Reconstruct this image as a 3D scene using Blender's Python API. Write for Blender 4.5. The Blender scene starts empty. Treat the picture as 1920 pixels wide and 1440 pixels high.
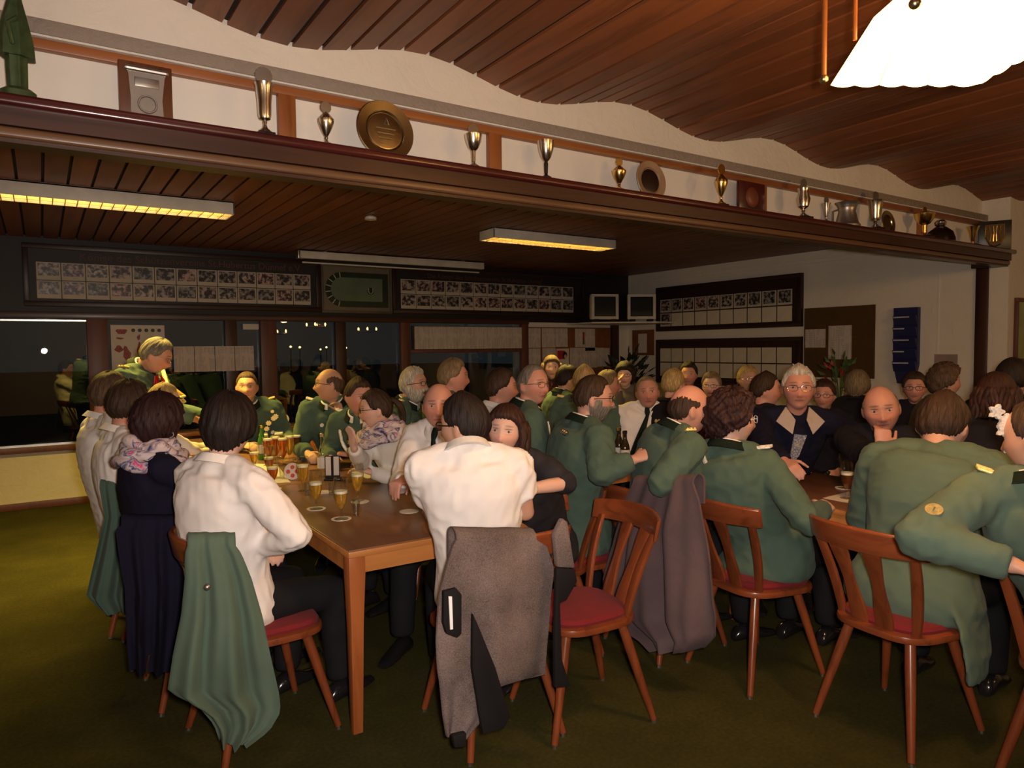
import bpy, bmesh, math, random
import numpy as np
from mathutils import Vector, Matrix
from math import sin, cos, pi, radians, sqrt, atan2

# ------------------------------------------------------------------ camera, world, lights
sc = bpy.context.scene
COL = sc.collection
H0, F0 = 1.55, 1325.0
YAW, PITCH, ROLL = radians(33.64), radians(2.88), radians(-0.61)
_f = np.array([sin(YAW)*cos(PITCH), cos(YAW)*cos(PITCH), -sin(PITCH)])
_r = np.array([cos(YAW), -sin(YAW), 0.0])
_u = np.cross(_r, _f)
_r2 = _r*cos(ROLL)+_u*sin(ROLL)
_u2 = -_r*sin(ROLL)+_u*cos(ROLL)
cam = bpy.data.cameras.new('camera')
cam.sensor_width = 36.0
cam.lens = 36.0*F0/1920
cam.clip_start = 0.05
camo = bpy.data.objects.new('camera', cam)
COL.objects.link(camo)
M = Matrix.Identity(4)
for i in range(3):
    M[i][0], M[i][1], M[i][2] = _r2[i], _u2[i], -_f[i]
M[2][3] = H0
camo.matrix_world = M
sc.camera = camo

def ray(px, py): return _f + _r2*(px-960)/F0 - _u2*(py-720)/F0
def atz(px, py, z): d = ray(px, py); return d*((z-H0)/d[2]) + [0, 0, H0]
def aty(px, py, y): d = ray(px, py); return d*(y/d[1]) + [0, 0, H0]
def atx(px, py, x): d = ray(px, py); return d*(x/d[0]) + [0, 0, H0]
def atd(px, py, t): return ray(px, py)*t + [0, 0, H0]

sc.view_settings.view_transform = 'Standard'
sc.view_settings.look = 'None'
sc.view_settings.gamma = 1.0
sc.view_settings.exposure = 0.0
try: sc.view_settings.use_curve_mapping = False
except Exception: pass
w = bpy.data.worlds.new('night'); sc.world = w; w.use_nodes = True
w.node_tree.nodes['Background'].inputs[0].default_value = (0.62, 0.78, 0.85, 1)
w.node_tree.nodes['Background'].inputs[1].default_value = 0.017

def light(name, kind, loc, power, color, size=None, size_y=None, rot=None, target=None, spot=None):
    l = bpy.data.lights.new(name, kind); l.energy = power; l.color = color
    if kind == 'AREA':
        l.shape = 'RECTANGLE'; l.size = size; l.size_y = size_y or size
    elif size is not None: l.shadow_soft_size = size
    if kind == 'AREA': l.spread = radians(125)
    if spot: l.spot_size = radians(spot[0]); l.spot_blend = spot[1]
    o = bpy.data.objects.new(name, l); COL.objects.link(o); o.location = loc
    if rot: o.rotation_euler = rot
    if target is not None:
        o.rotation_euler = (Vector(target)-Vector(loc)).to_track_quat('-Z', 'Y').to_euler()
    return o
# the camera's own flash, just above the lens
light('camera_flash', 'SPOT', (0.06, -0.04, 1.60), 300, (1.0, 0.85, 0.75), size=0.045, target=(2.9, 4.2, 1.72), spot=(118, 0.75))
# light of the fluorescent fittings under the low ceiling
light('fitting_light_left', 'AREA', (0.51, 5.885, 2.585), 95, (1.0, 0.68, 0.13), 1.5, 0.22)
light('fitting_light_right', 'AREA', (4.37, 5.83, 2.585), 95, (1.0, 0.68, 0.13), 1.5, 0.22)
# bulbs of the square pendant and of the lamps behind the photographer
LAMPC = (1.0, 0.56, 0.22)
light('pendant_bulb', 'POINT', (2.27, 1.13, 2.47), 40, LAMPC, size=0.06)
light('bar_lamp_light', 'POINT', (5.6, 0.3, 2.45), 34, LAMPC, size=0.12)
light('back_lamp_light', 'POINT', (5.3, -1.6, 2.4), 30, LAMPC, size=0.12)
light('corner_lamp_light', 'POINT', (-1.4, 0.6, 2.4), 14, LAMPC, size=0.12)
light('entrance_lamp_light', 'POINT', (1.2, -2.4, 2.4), 30, LAMPC, size=0.12)

# ------------------------------------------------------------------ helpers
rnd = random.Random(7)
def tag(o, label=None, cat=None, group=None, kind=None):
    if label: o['label'] = label
    if cat: o['category'] = cat
    if group: o['group'] = group
    if kind: o['kind'] = kind
    return o

def empty(name, loc, rz=0, label=None, cat=None, group=None):
    o = bpy.data.objects.new(name, None); COL.objects.link(o)
    o.empty_display_size = 0.1
    o.location = loc; o.rotation_euler = (0, 0, rz)
    return tag(o, label, cat, group)

class MB:
    """collects simple shapes and links them as one mesh object"""
    def __init__(s): s.v = []; s.f = []; s.m = []
    def add(s, v, f, mi=0):
        n = len(s.v); s.v += [tuple(map(float, q)) for q in v]
        s.f += [tuple(i+n for i in q) for q in f]; s.m += [mi]*len(f); return s
    def box(s, x0, x1, y0, y1, z0, z1, mi=0):
        v = [(x, y, z) for z in (z0, z1) for y in (y0, y1) for x in (x0, x1)]
        return s.add(v, [(0, 2, 3, 1), (4, 5, 7, 6), (0, 1, 5, 4), (2, 6, 7, 3), (0, 4, 6, 2), (1, 3, 7, 5)], mi)
    def obox(s, c, ax, ay, az, mi=0):
        c, ax, ay, az = map(np.array, (c, ax, ay, az))
        v = [c+i*ax+j*ay+k*az for k in (-1, 1) for j in (-1, 1) for i in (-1, 1)]
        return s.add(v, [(0, 2, 3, 1), (4, 5, 7, 6), (0, 1, 5, 4), (2, 6, 7, 3), (0, 4, 6, 2), (1, 3, 7, 5)], mi)
    def loft(s, rings, mi=0, cap=True, close=False):
        n = len(rings[0]); v = [p for r in rings for p in r]; f = []
        m = len(rings)
        for i in range(m if close else m-1):
            a, b = i*n, ((i+1) % m)*n
            for j in range(n):
                k = (j+1) % n
                f.append((a+j, a+k, b+k, b+j))
        if cap and not close:
            f.append(tuple(range(n))[::-1]); f.append(tuple(range((m-1)*n, m*n)))
        return s.add(v, f, mi)
    def tube(s, pts, rad, n=10, mi=0, round_=False, closed=False, flat=1.0, up=(0, 0, 1)):
        pts = [np.array(p, float) for p in pts]
        m = len(pts)
        if not hasattr(rad, '__len__'): rad = [rad]*m
        rings = []; prev = None
        for i in range(m):
            if closed: t = pts[(i+1) % m]-pts[i-1]
            else: t = pts[min(i+1, m-1)]-pts[max(i-1, 0)]
            t = t/(np.linalg.norm(t)+1e-9)
            if prev is None:
                a = np.cross(t, np.array(up, float))
                if np.linalg.norm(a) < 1e-3: a = np.cross(t, [0, 1, 0])
            else: a = prev-t*(prev@t)
            a /= np.linalg.norm(a)+1e-9; prev = a; b = np.cross(t, a)
            rings.append([pts[i]+rad[i]*(a*cos(2*pi*j/n)+b*flat*sin(2*pi*j/n)) for j in range(n)])
            if round_ and i in (0, m-1) and m > 1:
                sg = -1 if i == 0 else 1
                ex = []
                for q in (0.55, 0.92):
                    ex.append([pts[i]+t*sg*rad[i]*q+(p-pts[i])*sqrt(1-q*q) for p in rings[-1]])
                if i == 0: rings = ex[::-1]+rings
                else: rings += ex
        return s.loft(rings, mi, cap=not closed, close=closed)
    def lathe(s, prof, c=(0, 0, 0), n=20, mi=0, cap=True):
        return s.loft([[(c[0]+r*cos(2*pi*j/n), c[1]+r*sin(2*pi*j/n), c[2]+z) for j in range(n)] for r, z in prof], mi, cap)
    def ell(s, c, r, n=12, m=8, R=None, mi=0):
        rings = []
        for i in range(m+1):
            a = -pi/2+pi*i/m; a = max(min(a, pi/2-.12), -pi/2+.12)
            ring = []
            for j in range(n):
                p = np.array([r[0]*cos(a)*cos(2*pi*j/n), r[1]*cos(a)*sin(2*pi*j/n), r[2]*sin(a)])
                if R is not None: p = R@p
                ring.append(np.array(c)+p)
            rings.append(ring)
        return s.loft(rings, mi)
    def poly(s, pts, th, axis, mi=0):
        """flat outline given as 3D points, extruded by th along axis"""
        n = len(pts); a = np.array(axis, float)*th
        v = [np.array(p, float) for p in pts]+[np.array(p, float)+a for p in pts]
        f = [tuple(range(n))[::-1], tuple(range(n, 2*n))]+[(i, (i+1) % n, (i+1) % n+n, i+n) for i in range(n)]
        return s.add(v, f, mi)
    def mesh(s, name, mats=(), smooth=False):
        me = bpy.data.meshes.new(name); me.from_pydata(s.v, [], s.f)
        for m_ in (mats if isinstance(mats, (list, tuple)) else [mats]): me.materials.append(m_)
        if any(s.m): me.polygons.foreach_set('material_index', s.m)
        if smooth: me.polygons.foreach_set('use_smooth', [True]*len(me.polygons))
        me.validate(); me.update(); return me
    def build(s, name, mats, parent=None, smooth=False, bevel=0, loc=None, seg=2):
        me = s.mesh(name, mats, smooth)
        bm = bmesh.new(); bm.from_mesh(me)
        bmesh.ops.recalc_face_normals(bm, faces=bm.faces)
        if bevel:
            es = [e for e in bm.edges if len(e.link_faces) == 2 and e.calc_face_angle(0) > 0.6]
            bmesh.ops.bevel(bm, geom=es, offset=bevel, segments=seg, affect='EDGES', profile=0.5, clamp_overlap=True)
            for f in bm.faces: f.smooth = True
        bm.to_mesh(me); bm.free()
        if bevel or smooth:
            try: me.set_sharp_from_angle(angle=radians(40))
            except Exception: pass
        o = bpy.data.objects.new(name, me); COL.objects.link(o)
        if parent: o.parent = parent
        if loc is not None: o.location = loc
        return o

def copy_tree(o, parent=None):
    c = o.copy(); COL.objects.link(c); c.parent = parent
    for ch in list(o.children): copy_tree(ch, c)
    return c

def struct(name, mb, mat, **k):
    o = mb.build(name, mat, **k)
    if not k.get('parent'): o['kind'] = 'structure'
    return o

# ------------------------------------------------------------------ materials
class NT:
    def __init__(s, name):
        s.mat = bpy.data.materials.new(name); s.mat.use_nodes = True
        s.t = s.mat.node_tree; s.b = s.t.nodes['Principled BSDF']
    def n(s, typ, **k):
        nd = s.t.nodes.new(typ)
        for a, v in k.items(): setattr(nd, a, v)
        return nd
    def l(s, a, b): s.t.links.new(a, b)
    def m(s, op, a, b=None, c=None):
        nd = s.n('ShaderNodeMath', operation=op)
        for i, q in enumerate((a, b, c)):
            if q is None: continue
            if isinstance(q, (int, float)): nd.inputs[i].default_value = q
            else: s.l(q, nd.inputs[i])
        return nd.outputs[0]
    def coord(s, scale=(1, 1, 1), kind='Object'):
        tc = s.n('ShaderNodeTexCoord'); mp = s.n('ShaderNodeMapping')
        mp.inputs['Scale'].default_value = scale
        s.l(tc.outputs[kind], mp.inputs[0]); return mp.outputs[0]
    def noise(s, vec, scale, detail=4, rough=.55, dist=0.0):
        nd = s.n('ShaderNodeTexNoise'); nd.inputs['Scale'].default_value = scale
        nd.inputs['Detail'].default_value = detail; nd.inputs['Roughness'].default_value = rough
        nd.inputs['Distortion'].default_value = dist
        s.l(vec, nd.inputs['Vector']); return nd.outputs[0]
    def ramp(s, fac, stops):
        nd = s.n('ShaderNodeValToRGB'); e = nd.color_ramp.elements
        while len(e) < len(stops): e.new(0.5)
        for q, (p, c) in zip(e, stops): q.position = p; q.color = (*c, 1)
        s.l(fac, nd.inputs[0]); return nd.outputs[0]
    def mix(s, fac, a, b):
        nd = s.n('ShaderNodeMix', data_type='RGBA')
        for i, q in ((0, fac), (6, a), (7, b)):
            if isinstance(q, (int, float)): nd.inputs[i].default_value = q
            elif isinstance(q, tuple): nd.inputs[i].default_value = (*q[:3], 1)
            else: s.l(q, nd.inputs[i])
        return nd.outputs[2]
    def base(s, c):
        if isinstance(c, tuple): s.b.inputs['Base Color'].default_value = (*c[:3], 1)
        else: s.l(c, s.b.inputs['Base Color'])
    def bump(s, h, strength=.3, dist=.01):
        nd = s.n('ShaderNodeBump'); nd.inputs['Strength'].default_value = strength
        nd.inputs['Distance'].default_value = dist
        s.l(h, nd.inputs['Height']); s.l(nd.outputs[0], s.b.inputs['Normal'])
    def set(s, rough=None, metal=None, spec=None, sheen=None):
        if rough is not None: s.b.inputs['Roughness'].default_value = rough
        if metal is not None: s.b.inputs['Metallic'].default_value = metal
        if spec is not None: s.b.inputs['Specular IOR Level'].default_value = spec
        if sheen is not None: s.b.inputs['Sheen Weight'].default_value = sheen
        return s

def lin(r, g, b):
    return tuple(((c/255+.055)/1.055)**2.4 if c > 10 else c/255/12.92 for c in (r, g, b))
def dark(c, k): return tuple(x*k for x in c)

def plain(name, c, rough=.5, metal=0, spec=None, var=.12, sc_=6):
    t = NT(name); v = t.coord()
    nz = t.noise(v, sc_)
    t.base(t.ramp(nz, [(.3, dark(c, 1-var)), (.7, dark(c, 1+var))])); t.set(rough, metal, spec); return t.mat

def wood(name, c, c2, axis=0, rough=.35, scale=1.0, vary=.18, bump=.12, coat=0):
    t = NT(name)
    s3 = [14, 14, 14]; s3[axis] = 1.1
    v = t.coord(tuple(q*scale for q in s3))
    oi = t.n('ShaderNodeObjectInfo')
    add = t.n('ShaderNodeVectorMath', operation='ADD'); t.l(v, add.inputs[0])
    cm = t.n('ShaderNodeCombineXYZ')
    k = t.m('MULTIPLY', oi.outputs['Random'], 37.0)
    for i in range(3): t.l(k, cm.inputs[i])
    t.l(cm.outputs[0], add.inputs[1])
    nz = t.noise(add.outputs[0], 1.0, 6, .6, .8)
    col = t.ramp(nz, [(.25, c2), (.5, c), (.78, dark(c, 1.18))])
    hv = t.n('ShaderNodeHueSaturation')
    t.l(t.m('MULTIPLY_ADD', oi.outputs['Random'], vary*2, 1-vary), hv.inputs['Value'])
    t.l(col, hv.inputs['Color']); t.base(hv.outputs[0]); t.bump(nz, bump, .002); t.set(rough)
    if coat: t.b.inputs['Coat Weight'].default_value = coat; t.b.inputs['Coat Roughness'].default_value = .2
    return t.mat

def fabric(name, c, rough=.9, scale=600, var=.1, bump=.25, c2=None, fold=0, sheen=.04):
    t = NT(name); v = t.coord()
    a = t.noise(v, scale, 2, .7); b = t.noise(v, 5, 3)
    k = t.m('ADD', t.m('MULTIPLY', a, .5), t.m('MULTIPLY', b, .5))
    t.base(t.ramp(k, [(.35, c2 or dark(c, 1-var*2)), (.65, dark(c, 1+var))]))
    h = a
    if fold: h = t.m('ADD', t.m('MULTIPLY', a, .15), t.m('MULTIPLY', t.noise(v, fold, 3, .5, 1.2), 2.0))
    t.bump(h, bump, .004); t.set(rough, spec=.15, sheen=sheen if max(c) > .05 else 0); return t.mat

def emis(name, c, s):
    t = NT(name); t.base((0, 0, 0))
    t.b.inputs['Emission Color'].default_value = (*c, 1); t.b.inputs['Emission Strength'].default_value = s
    return t.mat

def plaster(name, c, scale=9, strength=.35, rough=.9):
    t = NT(name); v = t.coord()
    a = t.noise(v, scale, 8, .6, .6); b = t.noise(v, 1.6, 3)
    t.base(t.ramp(b, [(.3, dark(c, .93)), (.7, c)])); t.bump(a, strength, .03); t.set(rough, spec=.2); return t.mat

MAT = {}
M_white = plaster('white_plaster', (.74, .69, .61))
M_cream = plaster('cream_plaster', (.66, .58, .42))
M_panelw = plaster('smooth_white_plaster', (.78, .74, .67), 4, .12)
M_beamw = plaster('grey_limewash', (.30, .25, .21), 30, .5)
M_capw = plaster('white_limewash_edge', (.70, .66, .60), 30, .3)
M_plank = wood('ceiling_plank_wood', lin(122, 70, 40), lin(82, 45, 26), axis=1, rough=.45, vary=.22)
M_plank2 = wood('low_ceiling_plank_wood', lin(112, 66, 42), lin(78, 44, 28), axis=1, rough=.45, vary=.2)
M_gap = plain('dark_gap', (.012, .008, .006), .9)
M_darkwood = wood('dark_stained_wood', lin(62, 34, 24), lin(36, 18, 12), axis=0, rough=.4, coat=.15)
M_darkwoodz = wood('dark_stained_wood_upright', lin(62, 34, 24), lin(36, 18, 12), axis=2, rough=.4)
M_shelf = wood('shelf_mahogany', lin(72, 26, 24), lin(44, 14, 14), axis=0, rough=.25, coat=.4, vary=.02)
M_mould = wood('brown_moulding', lin(104, 74, 50), lin(76, 50, 34), axis=0, rough=.35, vary=.02)
M_orange = wood('orange_pine_trim', lin(142, 84, 42), lin(112, 60, 26), axis=0, rough=.4, vary=.03)
M_orangez = wood('orange_pine_stile', lin(142, 84, 42), lin(112, 60, 26), axis=2, rough=.4, vary=.03)
M_frame = wood('window_frame_wood', lin(98, 56, 44), lin(70, 36, 28), axis=2, rough=.45, vary=.05)
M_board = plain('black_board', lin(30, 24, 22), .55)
M_boardfr = wood('board_frame_wood', lin(46, 24, 20), lin(30, 14, 12), axis=0, rough=.4)
M_metal = plain('brushed_aluminium', (.62, .62, .60), .3, 1.0)
M_chrome = plain('chrome', (.8, .8, .8), .12, 1.0, var=.02)
M_ltgrey = plain('light_grey_enamel', lin(205, 198, 185), .5)
M_paper = fabric('paper', (.62, .57, .52), .9, 300, .05, .05)
M_cork = fabric('cork', lin(124, 78, 44), .95, 160, .2, .4)
M_glass = NT('window_glass')
_t = M_glass
_tr = _t.n('ShaderNodeBsdfTransparent'); _tr.inputs[0].default_value = (.85, .9, .9, 1)
_gl = _t.n('ShaderNodeBsdfGlossy'); _gl.inputs['Roughness'].default_value = .0
_fr = _t.n('ShaderNodeFresnel'); _fr.inputs[0].default_value = 1.5
_mx = _t.n('ShaderNodeMixShader')
_t.l(_t.m('ADD', _fr.outputs[0], .025), _mx.inputs[0]); _t.l(_tr.outputs[0], _mx.inputs[1]); _t.l(_gl.outputs[0], _mx.inputs[2])
_t.l(_mx.outputs[0], _t.t.nodes['Material Output'].inputs[0]); M_glass = _t.mat

# carpet
t = NT('green_carpet'); v = t.coord()
a = t.noise(v, 900, 2, .8); b = t.noise(v, 2.5, 5, .6); c3 = t.noise(v, 60, 3)
k = t.m('ADD', t.m('MULTIPLY', a, .45), t.m('ADD', t.m('MULTIPLY', b, .3), t.m('MULTIPLY', c3, .25)))
t.base(t.ramp(k, [(.32, lin(48, 46, 26)), (.5, lin(70, 67, 34)), (.68, lin(92, 86, 44))]))
t.bump(a, .8, .006); t.set(1.0, spec=.05); M_carpet = t.mat

# ------------------------------------------------------------------ structure
YB, XR, YW = 8.50, 7.93, 3.35           # back wall, right wall, bulkhead wall
XL, YF, XF = -2.6, -4.5, 9.6
ZC, ZU = 2.70, 3.02
struct('floor', MB().box(XL, XF, YF, YB+.1, -.1, 0), M_carpet)
# carpet seam lines are in the weave of the sheets: thin strips lying flush
# back wall: low wall, lintel zone, right end
wb = empty('wall_back', (0, YB, 0)); wb['kind'] = 'structure'
MB().box(XL, XR+.1, 0, .25, 0, .575).build('low_wall', M_cream, wb)
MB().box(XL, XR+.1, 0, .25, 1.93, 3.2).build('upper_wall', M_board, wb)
MB().box(5.84, XR+.1, 0, .25, .575, 1.93).build('pier', M_white, wb)
struct('baseboard_back', MB().box(XL, 3.9, YB-.018, YB, 0, .07), M_frame, bevel=.004)
wr = empty('wall_right', (XR, 0, 0)); wr['kind'] = 'structure'
MB().box(0, .3, 3.30, YB+.25, 0, 3.2).build('plaster_face', M_white, wr)
MB().box(0, 1.8, 3.10, 3.30, 0, 3.4).build('front_return', M_white, wr)
struct('wall_left', MB().box(XL-.2, XL, YF, YB+.2, 0, 3.3), M_cream)
struct('wall_front', MB().box(XL, XF, YF-.2, YF, 0, 3.3), M_white)
struct('wall_far_right', MB().box(XF, XF+.2, YF, 3.3, 0, 3.3), M_white)
# thin white picture rail strips along the right wall
struct('trim_1', MB().box(XR-.012, XR, 3.4, 7.9, 2.595, 2.61).box(XR-.012, XR, 3.4, 7.9, 2.55, 2.557), M_white)

# upper ceiling: wave of planks running along Y
def wave(x): return 3.016+.057*cos(2*pi*(x-1.70)/1.425)
ce = empty('ceiling', (0, 0, 3.0)); ce['kind'] = 'structure'
PW = .1425
mb = MB(); xs = np.arange(XL, XF+.01, .07)
for i in range(len(xs)-1):
    z0, z1 = wave(xs[i])+.022-3, wave(xs[i+1])+.022-3
    mb.add([(xs[i], YF, z0), (xs[i+1], YF, z1), (xs[i+1], YW+.02, z1), (xs[i], YW+.02, z0)], [(0, 1, 2, 3)])
mb.build('backing', M_gap, ce)
x = XL+.05
while x < XF-.1:
    x0, x1 = x+.011, x+PW-.011
    z0, z1 = wave(x0)-3, wave(x1)-3
    th = .016
    v = [(x0, YF, z0), (x1, YF, z1), (x1, YW+.005, z1), (x0, YW+.005, z0), (x0, YF, z0+th), (x1, YF, z1+th), (x1, YW+.005, z1+th), (x0, YW+.005, z0+th)]
    MB().add(v, [(0, 1, 2, 3), (4, 7, 6, 5), (0, 4, 5, 1), (1, 5, 6, 2), (2, 6, 7, 3), (3, 7, 4, 0)]).build('plank', M_plank, ce)
    x += PW
# low ceiling behind the bulkhead
cl = empty('ceiling_low', (0, 0, ZC)); cl['kind'] = 'structure'; cl.name = 'ceiling'
MB().box(XL, XR+.2, 3.475, YB+.2, .02, .06).build('backing', M_gap, cl)
x = -2.55
PL = .1425
x = .052-PL*18
while x < XR:
    MB().box(x+.009, min(x+PL-.009, XR), 3.485, YB, 0, .016).build('plank', M_plank2, cl); x += PL

# bulkhead wall (plane YW) with wavy top, framed white panels, limewashed rail
bw = empty('wall_bulkhead', (0, YW, 2.4)); bw['kind'] = 'structure'
mb = MB(); xs = np.arange(XL, 8.46, .05)
top = [(x, 0, wave(x)+.03-2.4) for x in xs]
v = []; f = []
for i, x in enumerate(xs):
    zt = wave(x)+.02-2.4
    v += [(x, 0, .40), (x, 0, zt), (x, .12, .40), (x, .12, zt)]
    if i:
        a, b = (i-1)*4, i*4
        f += [(a, b, b+1, a+1), (a+2, a+3, b+3, b+2), (a+1, b+1, b+3, a+3), (a, a+2, b+2, b)]
mb.add(v, f); mb.build('wavy_plaster', M_white, bw)
MB().box(XL, XR, .01, .12, -.02, .41).build('lower_plaster', M_panelw, bw)
MB().box(XR-.01, 8.46, -.02, .12, -.0, .41).build('end_plaster', M_white, bw)
MB().box(XL, XR+.02, -.055, .0, .372, .432).build('limewashed_rail', M_beamw, bw, bevel=.006)
MB().box(XL, XR+.02, -.05, .0, .364, .372).build('rail_edge', M_capw, bw)
MB().box(XL, XR, -.03, .01, .325, .364).build('top_trim', M_orange, bw, bevel=.003)
for xq in (-1.3, -.15, .99, 2.125, 3.28, 4.44, 5.58, 6.72):
    MB().box(xq-.045, xq+.035, -.028, .01, .03, .33).build('stile', M_orangez, bw, bevel=.003)
# the shelf and beam below it
bs = empty('trim_2', (0, 3.1, 2.4)); bs['kind'] = 'structure'
MB().box(XL, 7.99, -.045, .26, .02, .062).build('shelf_board', M_shelf, bs, bevel=.014, seg=3)
MB().box(XL, 7.93, -.02, .10, -.045, .02).build('fascia', M_darkwood, bs)
MB().box(XL, 7.93, -.012, .10, -.085, -.047).build('moulding', M_mould, bs, bevel=.01, seg=3)
MB().box(XL, 7.93, .005, .10, -.100, -.086).build('soffit', M_darkwood, bs)
MB().box(7.80, 7.93, .10, .285, -.1, .02).build('end_block', M_darkwood, bs)
struct('trim_3', MB().box(XR-.028, XR+.0, 3.27, 3.385, 0, 2.30), M_darkwoodz, bevel=.004)

# ---- back wall windows
def zf(px, py): return aty(px, py, YB)
fr = empty('window_1', (0, YB, 0)); fr['kind'] = 'structure'
def bar(x0, x1, z0, z1, d=.06, m=None, name='frame_bar', par=None):
    return MB().box(x0, x1, -d, .02, z0, z1).build(name, m or M_frame, par or fr, bevel=.004)
bar(XL, 5.92, 1.90, 1.965, .07, M_darkwood, 'head_rail')
bar(XL, .44, .565, .625, .05, M_frame, 'sill_rail')
bar(.44, 5.92, .565, .625, .05, M_frame, 'sill_rail')
for x0, x1 in ((-2.1, -1.9), (.40, .585), (2.13, 2.31), (3.90, 4.03), (5.80, 5.92)):
    bar(x0, x1, .6, 1.92, .055, M_frame, 'mullion')
for x0, x1 in ((1.74, 1.87), (3.03, 3.16)):
    bar(x0, x1, .6, 1.92, .045, M_darkwoodz, 'mullion')
bar(4.03, 5.80, 1.50, 1.545, .045, M_frame, 'transom')
MB().box(-1.9, .40, -.012, 0, .625, .645).build('metal_strip', M_metal, fr)
MB().box(-1.9, .40, -.012, 0, 1.872, 1.888).build('metal_strip', M_metal, fr)
for x0, x1, z0, z1 in ((-1.9, .40, .625, 1.9), (.585, 1.74, .625, 1.9), (1.87, 2.13, .625, 1.9), (2.31, 3.03, .625, 1.9), (3.16, 3.90, .625, 1.9), (4.03, 5.80, .625, 1.50), (4.03, 5.8, 1.545, 1.9)):
    MB().box(x0, x1, .03, .036, z0, z1).build('pane', M_glass, fr)
bar(.585, 3.9, .63, .67, .16, M_orange, 'window_board')
# night outside: ground, hedge line and a few distant lights
struct('ground_outside', MB().box(-30, 50, YB+.4, 90, -.6, -.4), plain('night_ground', (.01, .012, .01), .9)); bpy.data.objects['ground_outside'].name = 'floor_outside'
for i, (px, py, s) in enumerate(((545, 650, .10), (562, 651, .10), (601, 655, .08), (612, 651, .09), (633, 652, .14), (649, 652, .08), (214, 640, .06), (222, 655, .05))):
    p = aty(px, py, 60)
    o = empty('street_lamp', (p[0], p[1], -.4))
    MB().lathe([(0.01, -s*1.2), (s, -s*.5), (s*1.1, 0), (s*.7, s*.6), (.01, s)]).build('lamp_head', emis('street_glow_%d' % i, (1, .75, .3), 2.2), o, smooth=True, loc=(0, 0, p[2]+.4))
    MB().tube([(0, 0, 0), (0, 0, p[2]+.4-s)], .04, 8).build('post', M_gap, o)
    tag(o, 'tiny yellow far light outside the dark window' , 'lamp', 'far lights outside the window')
# ------------------------------------------------------------------ photo boards on the walls
def photo_mat(name, bg, sub, acc):
    t = NT(name); tc = t.n('ShaderNodeTexCoord'); oi = t.n('ShaderNodeObjectInfo')
    add = t.n('ShaderNodeVectorMath', operation='ADD'); t.l(tc.outputs['Object'], add.inputs[0])
    cm = t.n('ShaderNodeCombineXYZ'); k = t.m('MULTIPLY', oi.outputs['Random'], 53.0)
    for i in range(3): t.l(k, cm.inputs[i])
    t.l(cm.outputs[0], add.inputs[1])
    nz = t.noise(add.outputs[0], 24, 3, .6)
    c = t.ramp(nz, [(.36, sub), (.47, dark(sub, 2.2)), (.52, bg), (.62, acc)])
    hv = t.n('ShaderNodeHueSaturation'); t.l(c, hv.inputs['Color'])
    t.l(t.m('MULTIPLY_ADD', oi.outputs['Random'], .6, .25), hv.inputs['Saturation'])
    t.l(t.m('MULTIPLY_ADD', oi.outputs['Random'], .6, .7), hv.inputs['Value'])
    t.base(hv.outputs[0]); t.set(.35); return t.mat
M_ph1 = photo_mat('photograph_print', (.20, .15, .12), (.018, .014, .014), (.42, .33, .28))
M_ph2 = photo_mat('colour_photograph_print', (.22, .10, .10), (.02, .012, .016), (.45, .28, .22))
M_card = plain('photo_card', (.52, .46, .38), .6, var=.06)
M_cardw = plain('blank_card', (.62, .56, .45), .7, var=.05)
M_letter = plain('dull_red_lettering', lin(92, 54, 46), .6)
M_plex = M_glass

def text(body, size, mat, parent, name, M4, extrude=.0008, align='LEFT'):
    cu = bpy.data.curves.new(name, 'FONT'); cu.body = body; cu.size = size; cu.extrude = extrude
    cu.align_x = align
    cu.materials.append(mat)
    tmp = bpy.data.objects.new(name+'_curve', cu); COL.objects.link(tmp)
    dg = bpy.context.evaluated_depsgraph_get()
    me = bpy.data.meshes.new_from_object(tmp.evaluated_get(dg)); bpy.data.objects.remove(tmp)
    o = bpy.data.objects.new(name, me); COL.objects.link(o)
    o.parent = parent; o.matrix_local = M4; o['kind'] = 'stuff'; return o
def MXZ(x, y, z): return Matrix(((1, 0, 0, x), (0, 0, -1, y), (0, 1, 0, z), (0, 0, 0, 1)))       # facing -Y
def MYZ(x, y, z): return Matrix(((0, 0, -1, x), (-1, 0, 0, y), (0, 1, 0, z), (0, 0, 0, 1)))     # facing -X, reads towards -Y

def board_back(x0, x1, z0, z1, px0, px1, pz0, pz1, n, label, txt, tx0, tsize, colour_from):
    r = empty('photo_board', (x0, YB, z0), 0, label, 'photo board')
    MB().box(0, x1-x0, -.035, -.002, 0, z1-z0).build('backing', M_board, r)
    m = MB(); W, Hh = x1-x0, z1-z0
    for a in ((0, W, 0, .05), (0, W, Hh-.05, Hh), (0, .05, .05, Hh-.05), (W-.05, W, .05, Hh-.05)):
        MB().box(a[0], a[1], -.055, -.036, a[2], a[3]).build('frame_bar', M_boardfr, r, bevel=.004)
    cw = (px1-px0)/n; chh = (pz1-pz0)/2
    for row in range(2):
        for i in range(n):
            cx, cz = px0-x0+cw*(i+.5), pz0-z0+chh*(row+.5)
            o = MB().box(-cw/2+.004, cw/2-.004, -.003, 0, -chh/2+.004, chh/2-.004).build('photo_card', M_card, r, loc=(cx, -.036, cz))
            MB().box(-cw/2+.018, cw/2-.018, -.0015, 0, -chh/2+.045, chh/2-.014).build('picture', M_ph2 if (i*7+row*3) % 13 >= colour_from else M_ph1, o, loc=(0, -.003, 0))
    if txt: text(txt, tsize, M_letter, r, 'lettering', MXZ(tx0-x0, -.0375, z1-z0-.145))
    return r
board_back(-.12, 2.85, 2.02, 2.64, -.013, 2.735, 2.095, 2.462, 13, 'long black board with two rows of thirteen framed portrait photos left of the target picture', 'K\u00f6nige des Sch\u00fctzenvereins St.Hubertus D\u00fcnnef e.V', .36, .106, 6)
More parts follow.
